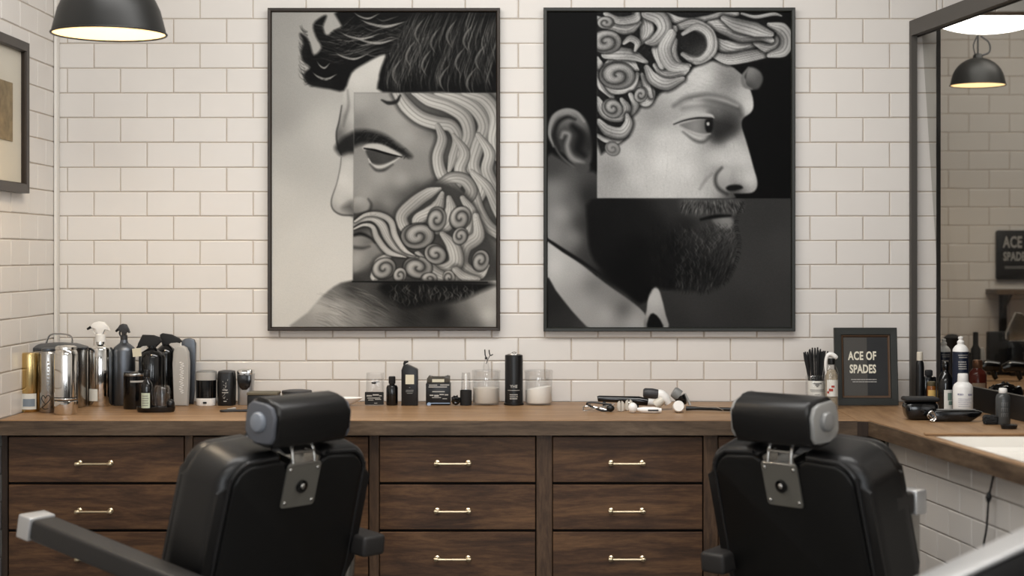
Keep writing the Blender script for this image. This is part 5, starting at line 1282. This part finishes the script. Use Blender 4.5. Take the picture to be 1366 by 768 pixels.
b = pl('amber_vial', 'small amber vial with a yellow label behind the black case', 'vial', 1242.5, 5.84); B0 = b.base()
b.L('body', [(0, B0), (5.6, B0), (5.8, 520), (5.8, 516), (5, 514)], amber); b.L('cap', [(5.2, 514.4), (5.6, 513.6), (5.4, 509.2), (4.6, 508.4), (0, 508.2)], mat('olive_cap', (84, 76, 56), rough=.4))
bm = B(); patch(bm, 5.8*b.u, -60, 60, b.h(531), b.h(519.6), 8); obj('label', bm, yellowlab, b.t)
b = pl('travel_bottle', 'small grey bottle with a white cap and faint lettering, near the right edge', 'bottle', 1338, 5.36); B0 = b.base()
b.L('body', [(0, B0), (9, B0), (9.6, B0-1.4), (9.6, 531), (8.4, 527), (5.4, 524), (4.6, 523.6)], mat('smoke_grey_plastic', (66, 68, 68), rough=.3)); b.L('cap', [(5, 524.2), (5.6, 523.4), (5.4, 518.6), (4.4, 517.4), (0, 517)], white)
bm = B(); rr = random.Random(8)
for r_ in range(3):
    for k in range(4): patch(bm, 9.6*b.u, -28+k*15, -28+k*15+3.4, b.h(541+r_*7), b.h(536+r_*7), 2, 0, .0006); patch(bm, 9.6*b.u, -28+k*15, -28+k*15+9, b.h(536.8+r_*7), b.h(536+r_*7), 3, 0, .0006)
obj('lettering', bm, mgrey, b.t)
b = pl('rubber_dish', 'tiny black dish in front of the small grey bottle', 'dish', 1346, 5.22)
b.L('dish', [(0, b.base()), (10, b.base()), (11.5, b.base()-5), (10.6, b.base()-5.4), (9, b.base()-2), (0, b.base()-2)], blk, sy=.6)
b = pl('black_sponge', 'crinkled black sponge on the counter left of the small grey bottle', 'sponge', 1321, 5.36); u = b.u
bm = B(); box(bm, -9.5*u, 9.5*u, -7*u, 7*u, 0, 12*u, bev=3.5*u, seg=3)
bmesh.ops.subdivide_edges(bm, edges=bm.edges[:], cuts=2, use_grid_fill=True)
for v in bm.verts:
    k = mnoise.noise(v.co*260); v.co += Vector((k, mnoise.noise(v.co*260+Vector((9, 2, 1))), 0))*.0035
    if v.co.z > .002: v.co.z += k*.005
obj('sponge', bm, mat('sponge_black', (30, 30, 30), rough=.85), b.t, angle=20)

# ------------------------------------------------------------------ mirror
t = thing('wall_mirror', 'large dark metal-framed mirror on the right, lamp and tiles built behind its pane', 'mirror', (0, 0, 0))
D1, D2 = 6.036, 4.78
ztop = Z_(28, 6.03); zr = .048
def rail(bm, fa, fb, z0a, z1a, w0, w1, Da=D1, Db=D2):
    """box along the mirror plane; fa(D) gives x; w0..w1 thickness along +x"""
    v = []
    for D in (Da, Db):
        for z in (z0a, z1a):
            for w_ in (w0, w1): v.append(bm.verts.new((fa(D)+w_, D, z)))
    for q in ((0, 1, 3, 2), (4, 6, 7, 5), (0, 4, 5, 1), (2, 3, 7, 6), (0, 2, 6, 4), (1, 5, 7, 3)): bm.faces.new([v[i] for i in q])
bm = B(); rail(bm, rx1, rx1, ztop-.056, ztop, -.004, .022); obj('top_rail', bm, mframe, t, smooth=False)
bm = B(); rail(bm, rx1, rx1, TOP+.0008, ztop-.0563, -.004, .018, D1, D1-.02); obj('left_post', bm, mframe, t, smooth=False)
bm = B(); rail(bm, rx2, rx2, TOP+.0008, .982, .002, .022, 5.99, D2); obj('bottom_rail', bm, mat('black_sill', (18, 18, 18), rough=.4), t, smooth=False)
bm = B(); rail(bm, rx2, rx2, TOP+.0008, ztop-.0563, .002, .022, D2+.0003-.03, D2-.001-.03); obj('right_post', bm, mframe, t, smooth=False)
bm = B(); rail(bm, lambda D: rx1(D)+.0225, rx1, ztop-.060, ztop-.050, 0, .006); obj('inner_bead', bm, mframe_d, t, smooth=False)
bm = B()
q = []
for D in (5.99, D2):
    q.append((D, rx2(D)+.012, .983)); q.append((D, rx1(D)+.026, ztop-.057))
vs = [bm.verts.new((x, D, z)) for D, x, z in q]; vs2 = [bm.verts.new((x+.004, D, z)) for D, x, z in q]
for f in ((0, 1, 3, 2),): bm.faces.new([vs[i] for i in f])
obj('glass', bm, tinted_pane, t, smooth=False)

# things built behind the pane in place of mirror reflections
def pendant(name, label, px, pyrim, rpx, D, top_py, stemto, group=None, power=10):
    u = D/F; t = thing(name, label, 'pendant lamp', (X_(px, D), D, Z_(pyrim, D)), group=group)
    hgt = (pyrim-top_py)*u; r = rpx*u
    prof = [(r, 0), (r*.985, .012*r/.17)]
    for i in range(1, 9):
        a = i/8*PI/2*.93; prof.append((r*.955*math.cos(a), .012+hgt*.93*math.sin(a)))
    prof.append((r*.10, .012+hgt*.95))
    inner = [(max(rr_-.004, 0), max(z_-.004, .001)) for rr_, z_ in prof]
    bm = B(); lathe(bm, prof, seg=64); tube(bm, [(r*math.cos(a), r*math.sin(a), 0) for a in np.linspace(0, 2*PI, 48, endpoint=False)], .0035*r/.17, seg=8, closed=True); obj('shade', bm, shade_m, t)
    bm = B(); lathe(bm, inner, seg=64); obj('shade_lining', bm, shade_in, t)
    bm = B(); lathe(bm, [(r*.2, hgt*.9), (r*.17, hgt*1.12), (r*.12, hgt*1.18), (0, hgt*1.18)], seg=24); obj('socket_cap', bm, shade_m, t)
    bm = B(); cyl_between(bm, (0, 0, hgt*1.18), (0, 0, 2.998-t.location.z), .004, 8); obj('cord', bm, blk, t)
    bm = B(); sphere(bm, (0, 0, hgt*.38), r*.2); obj('bulb', bm, bulb_m, t)
    li = bpy.data.lights.new('pendant_light', 'SPOT'); li.energy = power; li.color = (1, .84, .62); li.spot_size = R(150); li.spot_blend = .6; li.shadow_soft_size = .05
    lo = bpy.data.objects.new('pendant_light', li); C.objects.link(lo); lo.parent = t; lo.location = (0, 0, hgt*.1)
    return t, r, hgt
pendant('pendant_lamp', 'black dome pendant lamp hanging at the upper left', 145.5, 45, 75, 5.05, -36, 0, power=14)
t, r, hgt = pendant('pendant_lamp', 'smaller black dome pendant lamp shown in the mirror', 1304.5, 113.5, 36.5, 7.1, 78, 0, power=9)
bm = B(); tube(bm, [(r*.12, 0, hgt*1.1), (r*.42, 0, hgt*1.25), (r*.4, 0, hgt*1.6), (r*.1, 0, hgt*1.85)], .004, seg=8, smooth=5); tube(bm, [(-r*.1, 0, hgt*1.15), (-r*.16, 0, hgt*1.5), (0, 0, hgt*1.9)], .003, seg=8, smooth=4); obj('hook', bm, dgrey, t)

Db = 6.72; ub = Db/F
t = thing('bowl_lamp', 'glowing white bowl lamp at the top of the mirror', 'lamp', (X_(1318, Db), Db, Z_(44, Db)))
bm = B(); prof = [(0, 0)]
for i in range(1, 11):
    a = i/10*PI/2; prof.append((86*ub*math.sin(a), 34*ub*(1-math.cos(a))))
lathe(bm, prof+[(84*ub, 36*ub), (0, 40*ub)], seg=64); obj('bowl', bm, bowl_m, t)
bm = B(); cyl_between(bm, (0, 0, 40*ub), (0, 0, 2.998-t.location.z), .012, 12); obj('stem', bm, mframe, t)

uf = (FW-.03)/F
t = thing('wall_sign', 'black ACE OF SPADES sign on the tiled wall in the mirror', 'sign', (X_(1360, FW-.02), FW-.002, Z_(340, FW-.02)))
bm = B(); prism(bm, rrect(62*uf, 66*uf, 3*uf), -.02, -.001, bev=.003, seg=2); obj('board', bm, blk, t)
bm = B()
merge(bm, text_bm('ACE OF', 21*uf, bold=.6*uf, align='LEFT', sx=.62, spacing=1.05), Matrix.Translation((-22*uf, -.0215, (340-323.5)*uf)))
merge(bm, text_bm('SPADES', 16*uf, bold=.5*uf, align='LEFT', sx=.62, spacing=1.05), Matrix.Translation((-22*uf, -.0215, (340-342.5)*uf)))
for y in (355.5, 357.5): 
    box(bm, -20*uf, 18*uf, -.022, -.0205, (340-y-.4)*uf, (340-y+.3)*uf)
obj('lettering', bm, letter_grey, t, smooth=False)
t = thing('wall_shelf', 'wooden shelf on a black bracket post, under the sign in the mirror', 'shelf', (X_(1322, 7.9), FW-.003, Z_(389, 7.9)))
bm = B(); box(bm, 0, .5, -.2, 0, -.012, .012, bev=.002, seg=1); obj('board', bm, wood_edge, t, smooth=False)
bm = B(); box(bm, 17*uf, 25*uf, -.05, -.01, -.36, -.0125, bev=.002, seg=1); prism(bm, [(-.18, -.0125), (-.01, -.0125), (-.01, -.12)], 18*uf, 22*uf, axis='x'); obj('bracket', bm, blkm, t, smooth=False)
# counter in the added bay, built in place of a reflection
t = thing('far_counter', 'narrow wooden counter crowded with black tools, seen in the mirror', 'counter', (0, 0, 0))
bm = B(); box(bm, 1.5, 3.4, 6.62, 7.97, TOP-.045, TOP, bev=.002, seg=1); obj('top', bm, wood_top, t, smooth=False)
bm = B(); box(bm, 1.52, 3.38, 6.66, 7.96, 0.0, TOP-.0455); obj('base', bm, gapm, t, smooth=False)
def farbox(name, label, cat, px, D, shapes, m, group=None):
    b = pl(name, label, cat, px, D, group=group); u = b.u; bm = B(); shapes(bm, u, b); obj('body', bm, m, b.t); return b
farbox('black_bottle', 'slim black bottle standing upright in the mirror behind the brown bottle', 'bottle', 1301.5, 7.3, lambda bm, u, b: lathe(bm, [(0, 0), (6*u, 0), (6.4*u, b.h(466)), (3.6*u, b.h(460)), (3.6*u, b.h(443)), (0, b.h(442))], seg=24), blkm)
farbox('dark_tub', 'round dark tub in the mirror, left of the slim black bottle', 'tub', 1288, 7.45, lambda bm, u, b: lathe(bm, [(0, 0), (8*u, 0), (9*u, b.h(478)), (8*u, b.h(470)), (0, b.h(468))], seg=24), blkm)
farbox('powder_brush', 'dark bushy neck brush in the mirror beside the navy bottle', 'brush', 1270, 7.3, lambda bm, u, b: (lathe(bm, [(0, 0), (5*u, 0), (5*u, b.h(470)), (9*u, b.h(462)), (11*u, b.h(450)), (6*u, b.h(446)), (0, b.h(445))], seg=14)), blkm)
farbox('white_bottle', 'pale slim bottle in the mirror right of the slim black bottle', 'bottle', 1310, 7.5, lambda bm, u, b: lathe(bm, [(0, 0), (4*u, 0), (4*u, b.h(470)), (2.4*u, b.h(464)), (0, b.h(463))], seg=20), lgrey)
farbox('black_box', 'tall black box in the mirror below the shelf bracket', 'box', 1331, 7.4, lambda bm, u, b: box(bm, -14*u, 14*u, -8*u, 8*u, 0, b.h(442), bev=2*u), blkm)
farbox('black_box', 'wide black box at the right edge of the mirror, under the clear bag', 'box', 1362, 7.35, lambda bm, u, b: box(bm, -15.5*u, 18*u, -10*u, 10*u, 0, b.h(455), bev=2*u), blk)
def dz(bm, u, b):
    tube(bm, [(-16*u, 0, 17*u), (-4*u, 0, 20*u), (12*u, 0, 19*u)], [5*u, 8*u, 7*u], seg=16, smooth=3); tube(bm, [(4*u, 0, 16*u), (7*u, 0, 6*u), (9*u, 0, 2.5*u)], [4*u, 3.6*u, 3*u], seg=12, smooth=3)
farbox('hair_dryer', 'black hair dryer on the counter in the mirror, left one', 'hair dryer', 1320, 7.05, dz, blkg, 'hair dryers in the mirror')
farbox('hair_dryer', 'black hair dryer on the counter in the mirror, right one', 'hair dryer', 1353, 7.02, dz, blkg, 'hair dryers in the mirror')
b = pl('clear_bag', 'folded clear plastic bag standing on the black box in the mirror', 'bag', 1360, 7.35, base=Z_(455, 7.35)); u = b.u
bm = B(); prism(bm, [(-19*u, 1*u), (-20*u, 10*u), (-6*u, 39*u), (2*u, 37*u), (14*u, 26*u), (16*u, 4*u), (0, 0)], -3*u, 3*u, bev=1.2*u, seg=2)
obj('film', bm, glass_mat('bag_film', (.8, .8, .78), .22, .2), b.t)
bm = B(); tube(bm, [(-19*u, -3*u, 3*u), (-19*u, -3*u, 10*u), (-6*u, -3*u, 38*u), (2*u, -3*u, 37*u)], .8*u, seg=6); obj('seam', bm, lgrey, b.t)
# black bag behind the sill
b = pl('black_bag', 'glossy black bag with drawn strings behind the mirror sill', 'bag', 1341, 5.84); u = b.u
bm = B(); sphere(bm, (3*u, 14*u, 17*u), 17*u, sx=1.5, sy=.8, sz=1.0, u=28, v=18)
for v in bm.verts:
    k = mnoise.noise(v.co*38)+.5*mnoise.noise(v.co*90); v.co.z = max(0, v.co.z*(1+.25*k)); v.co.x *= 1+.12*k; v.co.y = max(v.co.y*(1+.1*k), -2*u)
obj('bag', bm, blkg, b.t)
bm = B()
for pts in ([(-26, 4, 4), (-20, 4, 20), (-16, 4, 30), (-12, 4, 24), (-10, 4, 10)], [(-28, 4, 10), (-22, 4, 24), (-16, 4, 30), (-6, 4, 34), (6, 4, 33), (16, 4, 28)], [(-20, 4, 4), (-18, 4, 16), (-24, 4, 26)]):
    tube(bm, [(x*u, y*u, z*u) for x, y, z in pts], 1.1*u, seg=8, smooth=5)
obj('strings', bm, blkg, b.t)

# cable below the side counter
Dc = 4.55; xc = lx_(Dc)-.012
t = thing('hanging_cable', 'thin black cable with an inline switch hanging under the side counter', 'cable', (xc, Dc, 0))
def cpt(px, py): 
    D = Dc-(px-1320)*.002; return (X_(px, D)-xc, D-Dc-.005, Z_(py, D))
px0 = CX+xc/Dc*F
bm = B(); tube(bm, [cpt(px0+3, 632), cpt(px0, 645), cpt(px0-3.5, 662), cpt(px0-5, 680), cpt(px0-7, 705), cpt(px0-11, 728), cpt(px0-12, 752), cpt(px0-8, 780)], .0032, seg=8, smooth=5); obj('cord', bm, blk, t)
a_ = cpt(px0-3.4, 656); b_ = cpt(px0-4.4, 669)
bm = B(); tube(bm, [a_, tuple((a_[i]+b_[i])/2 for i in range(3)), b_], [.005, .009, .005], seg=10, smooth=3); obj('switch', bm, blk, t)

# ------------------------------------------------------------------ barber chairs
def barber_chair(name, label, loc, rz, side, arm_l, arm_w0, arm_w1, arm_z, capm, knobm, lean=16, group='black leather barber chairs', capmat=alu_cap, far_len=.3, far_z=.62, far_w=.29, drop=.03, y0=.03):
    """faces +Y; origin on the floor below the upper edge of the back; side=-1: end cap with knob on -X side"""
    t = thing(name, label, 'barber chair', loc, rz, group)
    zt, zb = .892, .41
    M = Matrix.Translation((0, 0, zt)) @ Matrix.Rotation(R(lean), 4, 'X') @ Matrix.Translation((0, 0, -zt))   # top leans to -Y (toward the viewer)
    M = Matrix.Translation((0, 0, zt)) @ Matrix.Rotation(R(lean), 4, 'X').inverted().inverted() @ Matrix.Translation((0, 0, -zt))
    W = .282
    # back shell (rear panel side)
    def outl(w, zt, r, slot, sd):
        pts = [(-w*1.0, zb), (-w*1.02, zb+.12), (-w, zt-r*1.1)]
        for i in range(1, 7):
            a = R(180-90*i/6); pts.append((-w+r+r*math.cos(a), zt-r*.9+r*.9*math.sin(a)-.018*(1-i/6)))
        pts += [(-slot-.03, zt+.006), (-slot-.004, zt-.006), (-slot, zt-sd), (slot, zt-sd), (slot+.004, zt-.006), (slot+.03, zt+.006)]
        pts += [(-x, z) for x, z in reversed(pts[:9])]
        return pts
    bm = B(); prism(bm, outl(W, zt, .085, .064, .062), .0, .165, bev=.046, seg=8, M=M); obj('backrest', bm, leather, t, angle=50)
    bm = B(); prism(bm, outl(W-.042, zt-.022, .055, .062, .036), -.010, .03, bev=.008, seg=3, M=M); pn = obj('rear_panel', bm, leather2, t, angle=50)
    bm = B(); o2 = outl(W-.034, zt-.012, .058, .064, .03)
    lft = [Vector((x, -.001, z)) for x, z in o2[:10]]; rgt = [Vector((x, -.001, z)) for x, z in o2[14:]]
    for seq in (lft, rgt): tube(bm, [M @ v for v in seq], .0055, seg=8, smooth=3)
    obj('piping', bm, piping_m, t)
    # front cushion
    bm = B(); prism(bm, outl(W-.035, zt-.02, .07, .03, .008), .16, .215, bev=.025, seg=4, M=M); obj('cushion', bm, leather, t, angle=50)
    # steel bracket plate with screws and knob
    bm = B(); prism(bm, rrect(.122, .130, .008, cz=zt-.090), -.016, -.0105, bev=.001, seg=1, M=M)
    br = obj('bracket_plate', bm, plate_m, t, angle=30)
    bm = B()
    bm.free()
    for x in (-.050, .050):
        for z in (zt-.042, zt-.140):
            bm = B(); sphere(bm, M @ Vector((x, -.017, z)), .0058, sy=.6, u=12, v=8); obj('screw', bm, steel, br)
    bm = B(); prism(bm, [(-.054, zt-.030), (.054, zt-.030), (.054, zt-.0265), (-.054, zt-.0265)], -.017, .055, bev=.001, seg=1, M=M)
    for sx_ in (-1, 1): prism(bm, [(sx_*.050, zt-.0264), (sx_*.0535, zt-.0264), (sx_*.0535, zt-.010), (sx_*.050, zt-.010)], -.012, .05, M=M)
    obj('flange', bm, steel, br)
    bm = B(); lathe(bm, [(0, 0), (.019, 0), (.019, .006), (.012, .008), (.0115, .004), (0, .004)], seg=24, M=M @ Matrix.Translation((0, -.0165, zt-.094)) @ Matrix.Rotation(PI/2, 4, 'X'))
    kb = obj('lock_ring', bm, blkg, br)
    bm = B(); sphere(bm, M @ Vector((0, -.0235, zt-.092)), .0085, sy=.6); obj('lock_pin', bm, steel, br)
    # posts
    bm = B()
    for x in (-.040, .040): tube(bm, [M @ Vector((x, -.012, zt-.034)), M @ Vector((x*.98, .004, zt+.004)), M @ Vector((x*.9, .03, zt+.036))], .0048, seg=10, smooth=3)
    tube(bm, [M @ Vector((-.04, .002, zt+.002)), M @ Vector((.04, .002, zt+.002))], .005, seg=10)
    obj('headrest_posts', bm, steel, t)
    # headrest
    HM = M @ Matrix.Translation((0, .045, zt+.084)) @ Matrix.Rotation(R(-lean*.6), 4, 'X')
    sec = [(-.052, -.062), (-.066, -.045), (-.070, .015), (-.060, .048), (-.034, .064), (.03, .066), (.058, .052), (.068, .02), (.066, -.03), (.050, -.056), (.02, -.066), (-.03, -.067)]
    sec = [tuple(p) for p in cr(sec, 3, True)]
    bm = B(); L = .132
    prism(bm, sec, -L, L, bev=.014, seg=4, axis='x')
    for v in bm.verts:
        k = abs(v.co.x)/L
        f = 1-.05*math.exp(-(v.co.x/.02)**2)-.02*k**4
        v.co.y *= f; v.co.z *= f
        v.co.z += .0016*math.sin(v.co.x*90+v.co.y*60)
    bmesh.ops.transform(bm, matrix=HM, verts=bm.verts); hr = obj('headrest', bm, leather, t, angle=60)
    for s in (-1, 1):
        ol = [(-.050, -.052), (-.060, -.036), (-.060, .022), (-.046, .046), (-.02, .054), (.034, .054), (.052, .040), (.058, .012), (.056, -.030), (.042, -.050), (.010, -.056), (-.03, -.057)]
        bm = B(); prism(bm, ol, s*(L-.002), s*(L+.013), bev=.005, seg=3, axis='x'); bmesh.ops.transform(bm, matrix=HM, verts=bm.verts)
        ec = obj('end_cap', bm, capm, hr, angle=40)
        bm = B(); lathe(bm, [(.0275, 0), (.0275, .008), (.024, .013), (.012, .016), (0, .0165)], seg=32, M=HM @ Matrix.Translation((s*(L+.0125), -.002, .002)) @ Matrix.Rotation(s*PI/2, 4, 'Y'))
        obj('end_knob', bm, knobm, ec)
    # armrests
    for s in (-1, 1):
        Lx = arm_l if s == side else far_len
        az = arm_z if s == side else far_z; x0 = s*(arm_w0 if s == side else far_w); x1 = s*(arm_w1 if s == side else far_w+.01)
        ys = y0 if s == side else .03; a0 = Vector((x0, ys, az-(drop if s == side else .03))); a1 = Vector((x1, ys+Lx, az))
        dirv = (a1-a0); ln = dirv.length; yv = dirv.normalized(); xv = yv.cross(Vector((0, 0, 1))).normalized(); zv = xv.cross(yv)
        AM = Matrix((( xv.x, yv.x, zv.x, a0.x), (xv.y, yv.y, zv.y, a0.y), (xv.z, yv.z, zv.z, a0.z), (0, 0, 0, 1)))
        bm = B(); box(bm, -.044, .044, 0, ln-.052, -.062, 0, bev=.012, seg=4, M=AM); ar = obj('armrest', bm, armpad, t, angle=60)
        bm = B(); box(bm, -.047, .047, ln-.052, ln, -.066, .003, bev=.006, seg=3, M=AM)
        obj('arm_cap', bm, capmat, ar, angle=50)
        bm = B(); box(bm, -.02, .02, .10, .16, -.30, -.055, bev=.006, M=AM); obj('arm_bracket', bm, steel, ar)
    # seat, column, base (below the picture)
    bm = B(); box(bm, -.265, .265, .06, .60, .36, .47, bev=.04, seg=4); obj('seat', bm, leather, t, angle=60)
    bm = B(); box(bm, -.24, .24, .08, .56, .30, .358, bev=.01); obj('seat_frame', bm, steel, t)
    bm = B(); lathe(bm, [(0, .05), (.075, .05), (.07, .08), (.05, .10), (.05, .298), (0, .298)], seg=32, cy=.3); obj('column', bm, chrome, t)
    bm = B(); lathe(bm, [(0, 0), (.30, 0), (.305, .012), (.28, .03), (.09, .055), (0, .055)], seg=56, cy=.3); obj('base_plate', bm, chrome, t)
    bm = B(); box(bm, -.17, .17, .80, .92, .12, .14, bev=.006); 
    for x in (-.12, .12): tube(bm, [(x, .52, .32), (x, .68, .24), (x, .82, .14)], .012, seg=8, smooth=3)
    obj('footrest', bm, steel, t)
    bm = B(); box(bm, .11, .14, -.022, -.008, .40, .50, bev=.004, M=M); obj('rear_hinge', bm, steel, t)
    return t
LC = 4.56
barber_chair('barber_chair', 'black leather barber chair at left, its long armrest ending in silver', (X_(405, LC), LC, 0), R(50), -1, .66, .335, .42, .705, capgrey, knobgrey, far_len=.34, far_z=.645, far_w=.31, drop=.125)
barber_chair('barber_chair', 'black leather barber chair at right, in front of the sign and low tiled wall', (X_(1040, LC), LC, 0), R(-46), 1, .15, .24, .24, .787, capsilver, knobsilver, far_len=.3, far_z=.60, far_w=.275, y0=.145, drop=.0)

# a third chair, only its armrest reaches into the lower right corner
D3 = 3.35
t = thing('barber_chair', 'barber chair of which only a silver-topped armrest shows, bottom right corner', 'barber chair', (1.30, 3.2, 0), R(100), group='black leather barber chairs')
def w2l(px, py, D): 
    v = Vector((X_(px, D), D, Z_(py, D))); return Matrix.Rotation(-R(100), 4, 'Z') @ (v-Vector((1.30, 3.2, 0)))
p0, p1 = w2l(1190, 796, 3.30), w2l(1500, 652, 3.45)
dirv = p1-p0; ln = dirv.length; yv = dirv.normalized(); xv = yv.cross(Vector((0, 0, 1))).normalized(); zv = xv.cross(yv)
AM = Matrix(((xv.x, yv.x, zv.x, p0.x), (xv.y, yv.y, zv.y, p0.y), (xv.z, yv.z, zv.z, p0.z), (0, 0, 0, 1)))
bm = B(); box(bm, -.045, .045, 0, ln, -.14, -.012, bev=.012, seg=3, M=AM); ar = obj('armrest', bm, leather, t, angle=60)
bm = B(); box(bm, -.048, .048, -.005, ln+.005, -.0118, .0, bev=.005, seg=3, M=AM); obj('arm_cap', bm, alu_cap, ar, angle=50)
bm = B(); box(bm, -.25, .25, -.2, .3, .55, .66, bev=.04, seg=4); obj('seat', bm, leather, t, angle=60)
bm = B(); lathe(bm, [(0, .05), (.07, .05), (.05, .1), (.05, .549), (0, .549)], seg=32); obj('column', bm, chrome, t)
bm = B(); lathe(bm, [(0, 0), (.30, 0), (.305, .012), (.28, .03), (.09, .055), (0, .055)], seg=56); obj('base_plate', bm, chrome, t)
bm = B(); box(bm, -.26, .26, -.34, -.2, .60, 1.1, bev=.05, seg=4); obj('backrest', bm, leather, t, angle=60)

# ------------------------------------------------------------------ light
def area(name, loc, sx, sy, e, rot, col=(1, .96, .9), spread=None):
    li = bpy.data.lights.new(name, 'AREA'); li.shape = 'RECTANGLE'; li.size = sx; li.size_y = sy; li.energy = e; li.color = col
    if spread: li.spread = R(spread)
    o = bpy.data.objects.new(name, li); C.objects.link(o); o.location = loc; o.rotation_euler = rot; return o
area('ceiling_light_panel', (-.1, 4.55, 2.95), 2.8, .5, 56, (R(14), 0, 0), (1, .982, .956))
area('ceiling_light_panel', (0, 2.2, 2.95), 2.4, 1.0, 40, (0, 0, 0), (1, .982, .956))
area('added_rear_light', (-.6, -1.9, 1.8), 1.4, 1.8, 60, (R(90), 0, 0), (.92, .96, 1))  # added unseen light behind the camera, gives chrome its highlights
area('added_rear_light', (1.6, -1.9, 1.8), .8, 1.8, 30, (R(90), 0, 0), (.92, .96, 1))  # second added rear light for highlights, no window there
area('bay_light', (2.6, 6.9, 2.95), 1.0, .6, 16, (0, 0, 0), (1, .95, .88))
w = bpy.data.worlds.new('World'); bpy.context.scene.world = w; w.use_nodes = True
w.node_tree.nodes['Background'].inputs[0].default_value = (.75, .8, .9, 1); w.node_tree.nodes['Background'].inputs[1].default_value = .3

# ------------------------------------------------------------------ camera
cam = bpy.data.cameras.new('camera'); co = bpy.data.objects.new('camera', cam); C.objects.link(co)
co.location = (0, 0, EYE); co.rotation_euler = (R(90), 0, 0)
cam.sensor_width = 36; cam.lens = F/1366*36; cam.shift_x = (683-CX)/1366; cam.shift_y = -(384-CY)/1366
cam.dof.use_dof = True; cam.dof.focus_distance = 5.8; cam.dof.aperture_fstop = 1.9; cam.clip_start = .05
sc = bpy.context.scene; sc.camera = co
sc.view_settings.view_transform = 'Standard'; sc.view_settings.look = 'None'; sc.view_settings.gamma = 1; sc.view_settings.exposure = 0.0
sc.view_settings.use_curve_mapping = False
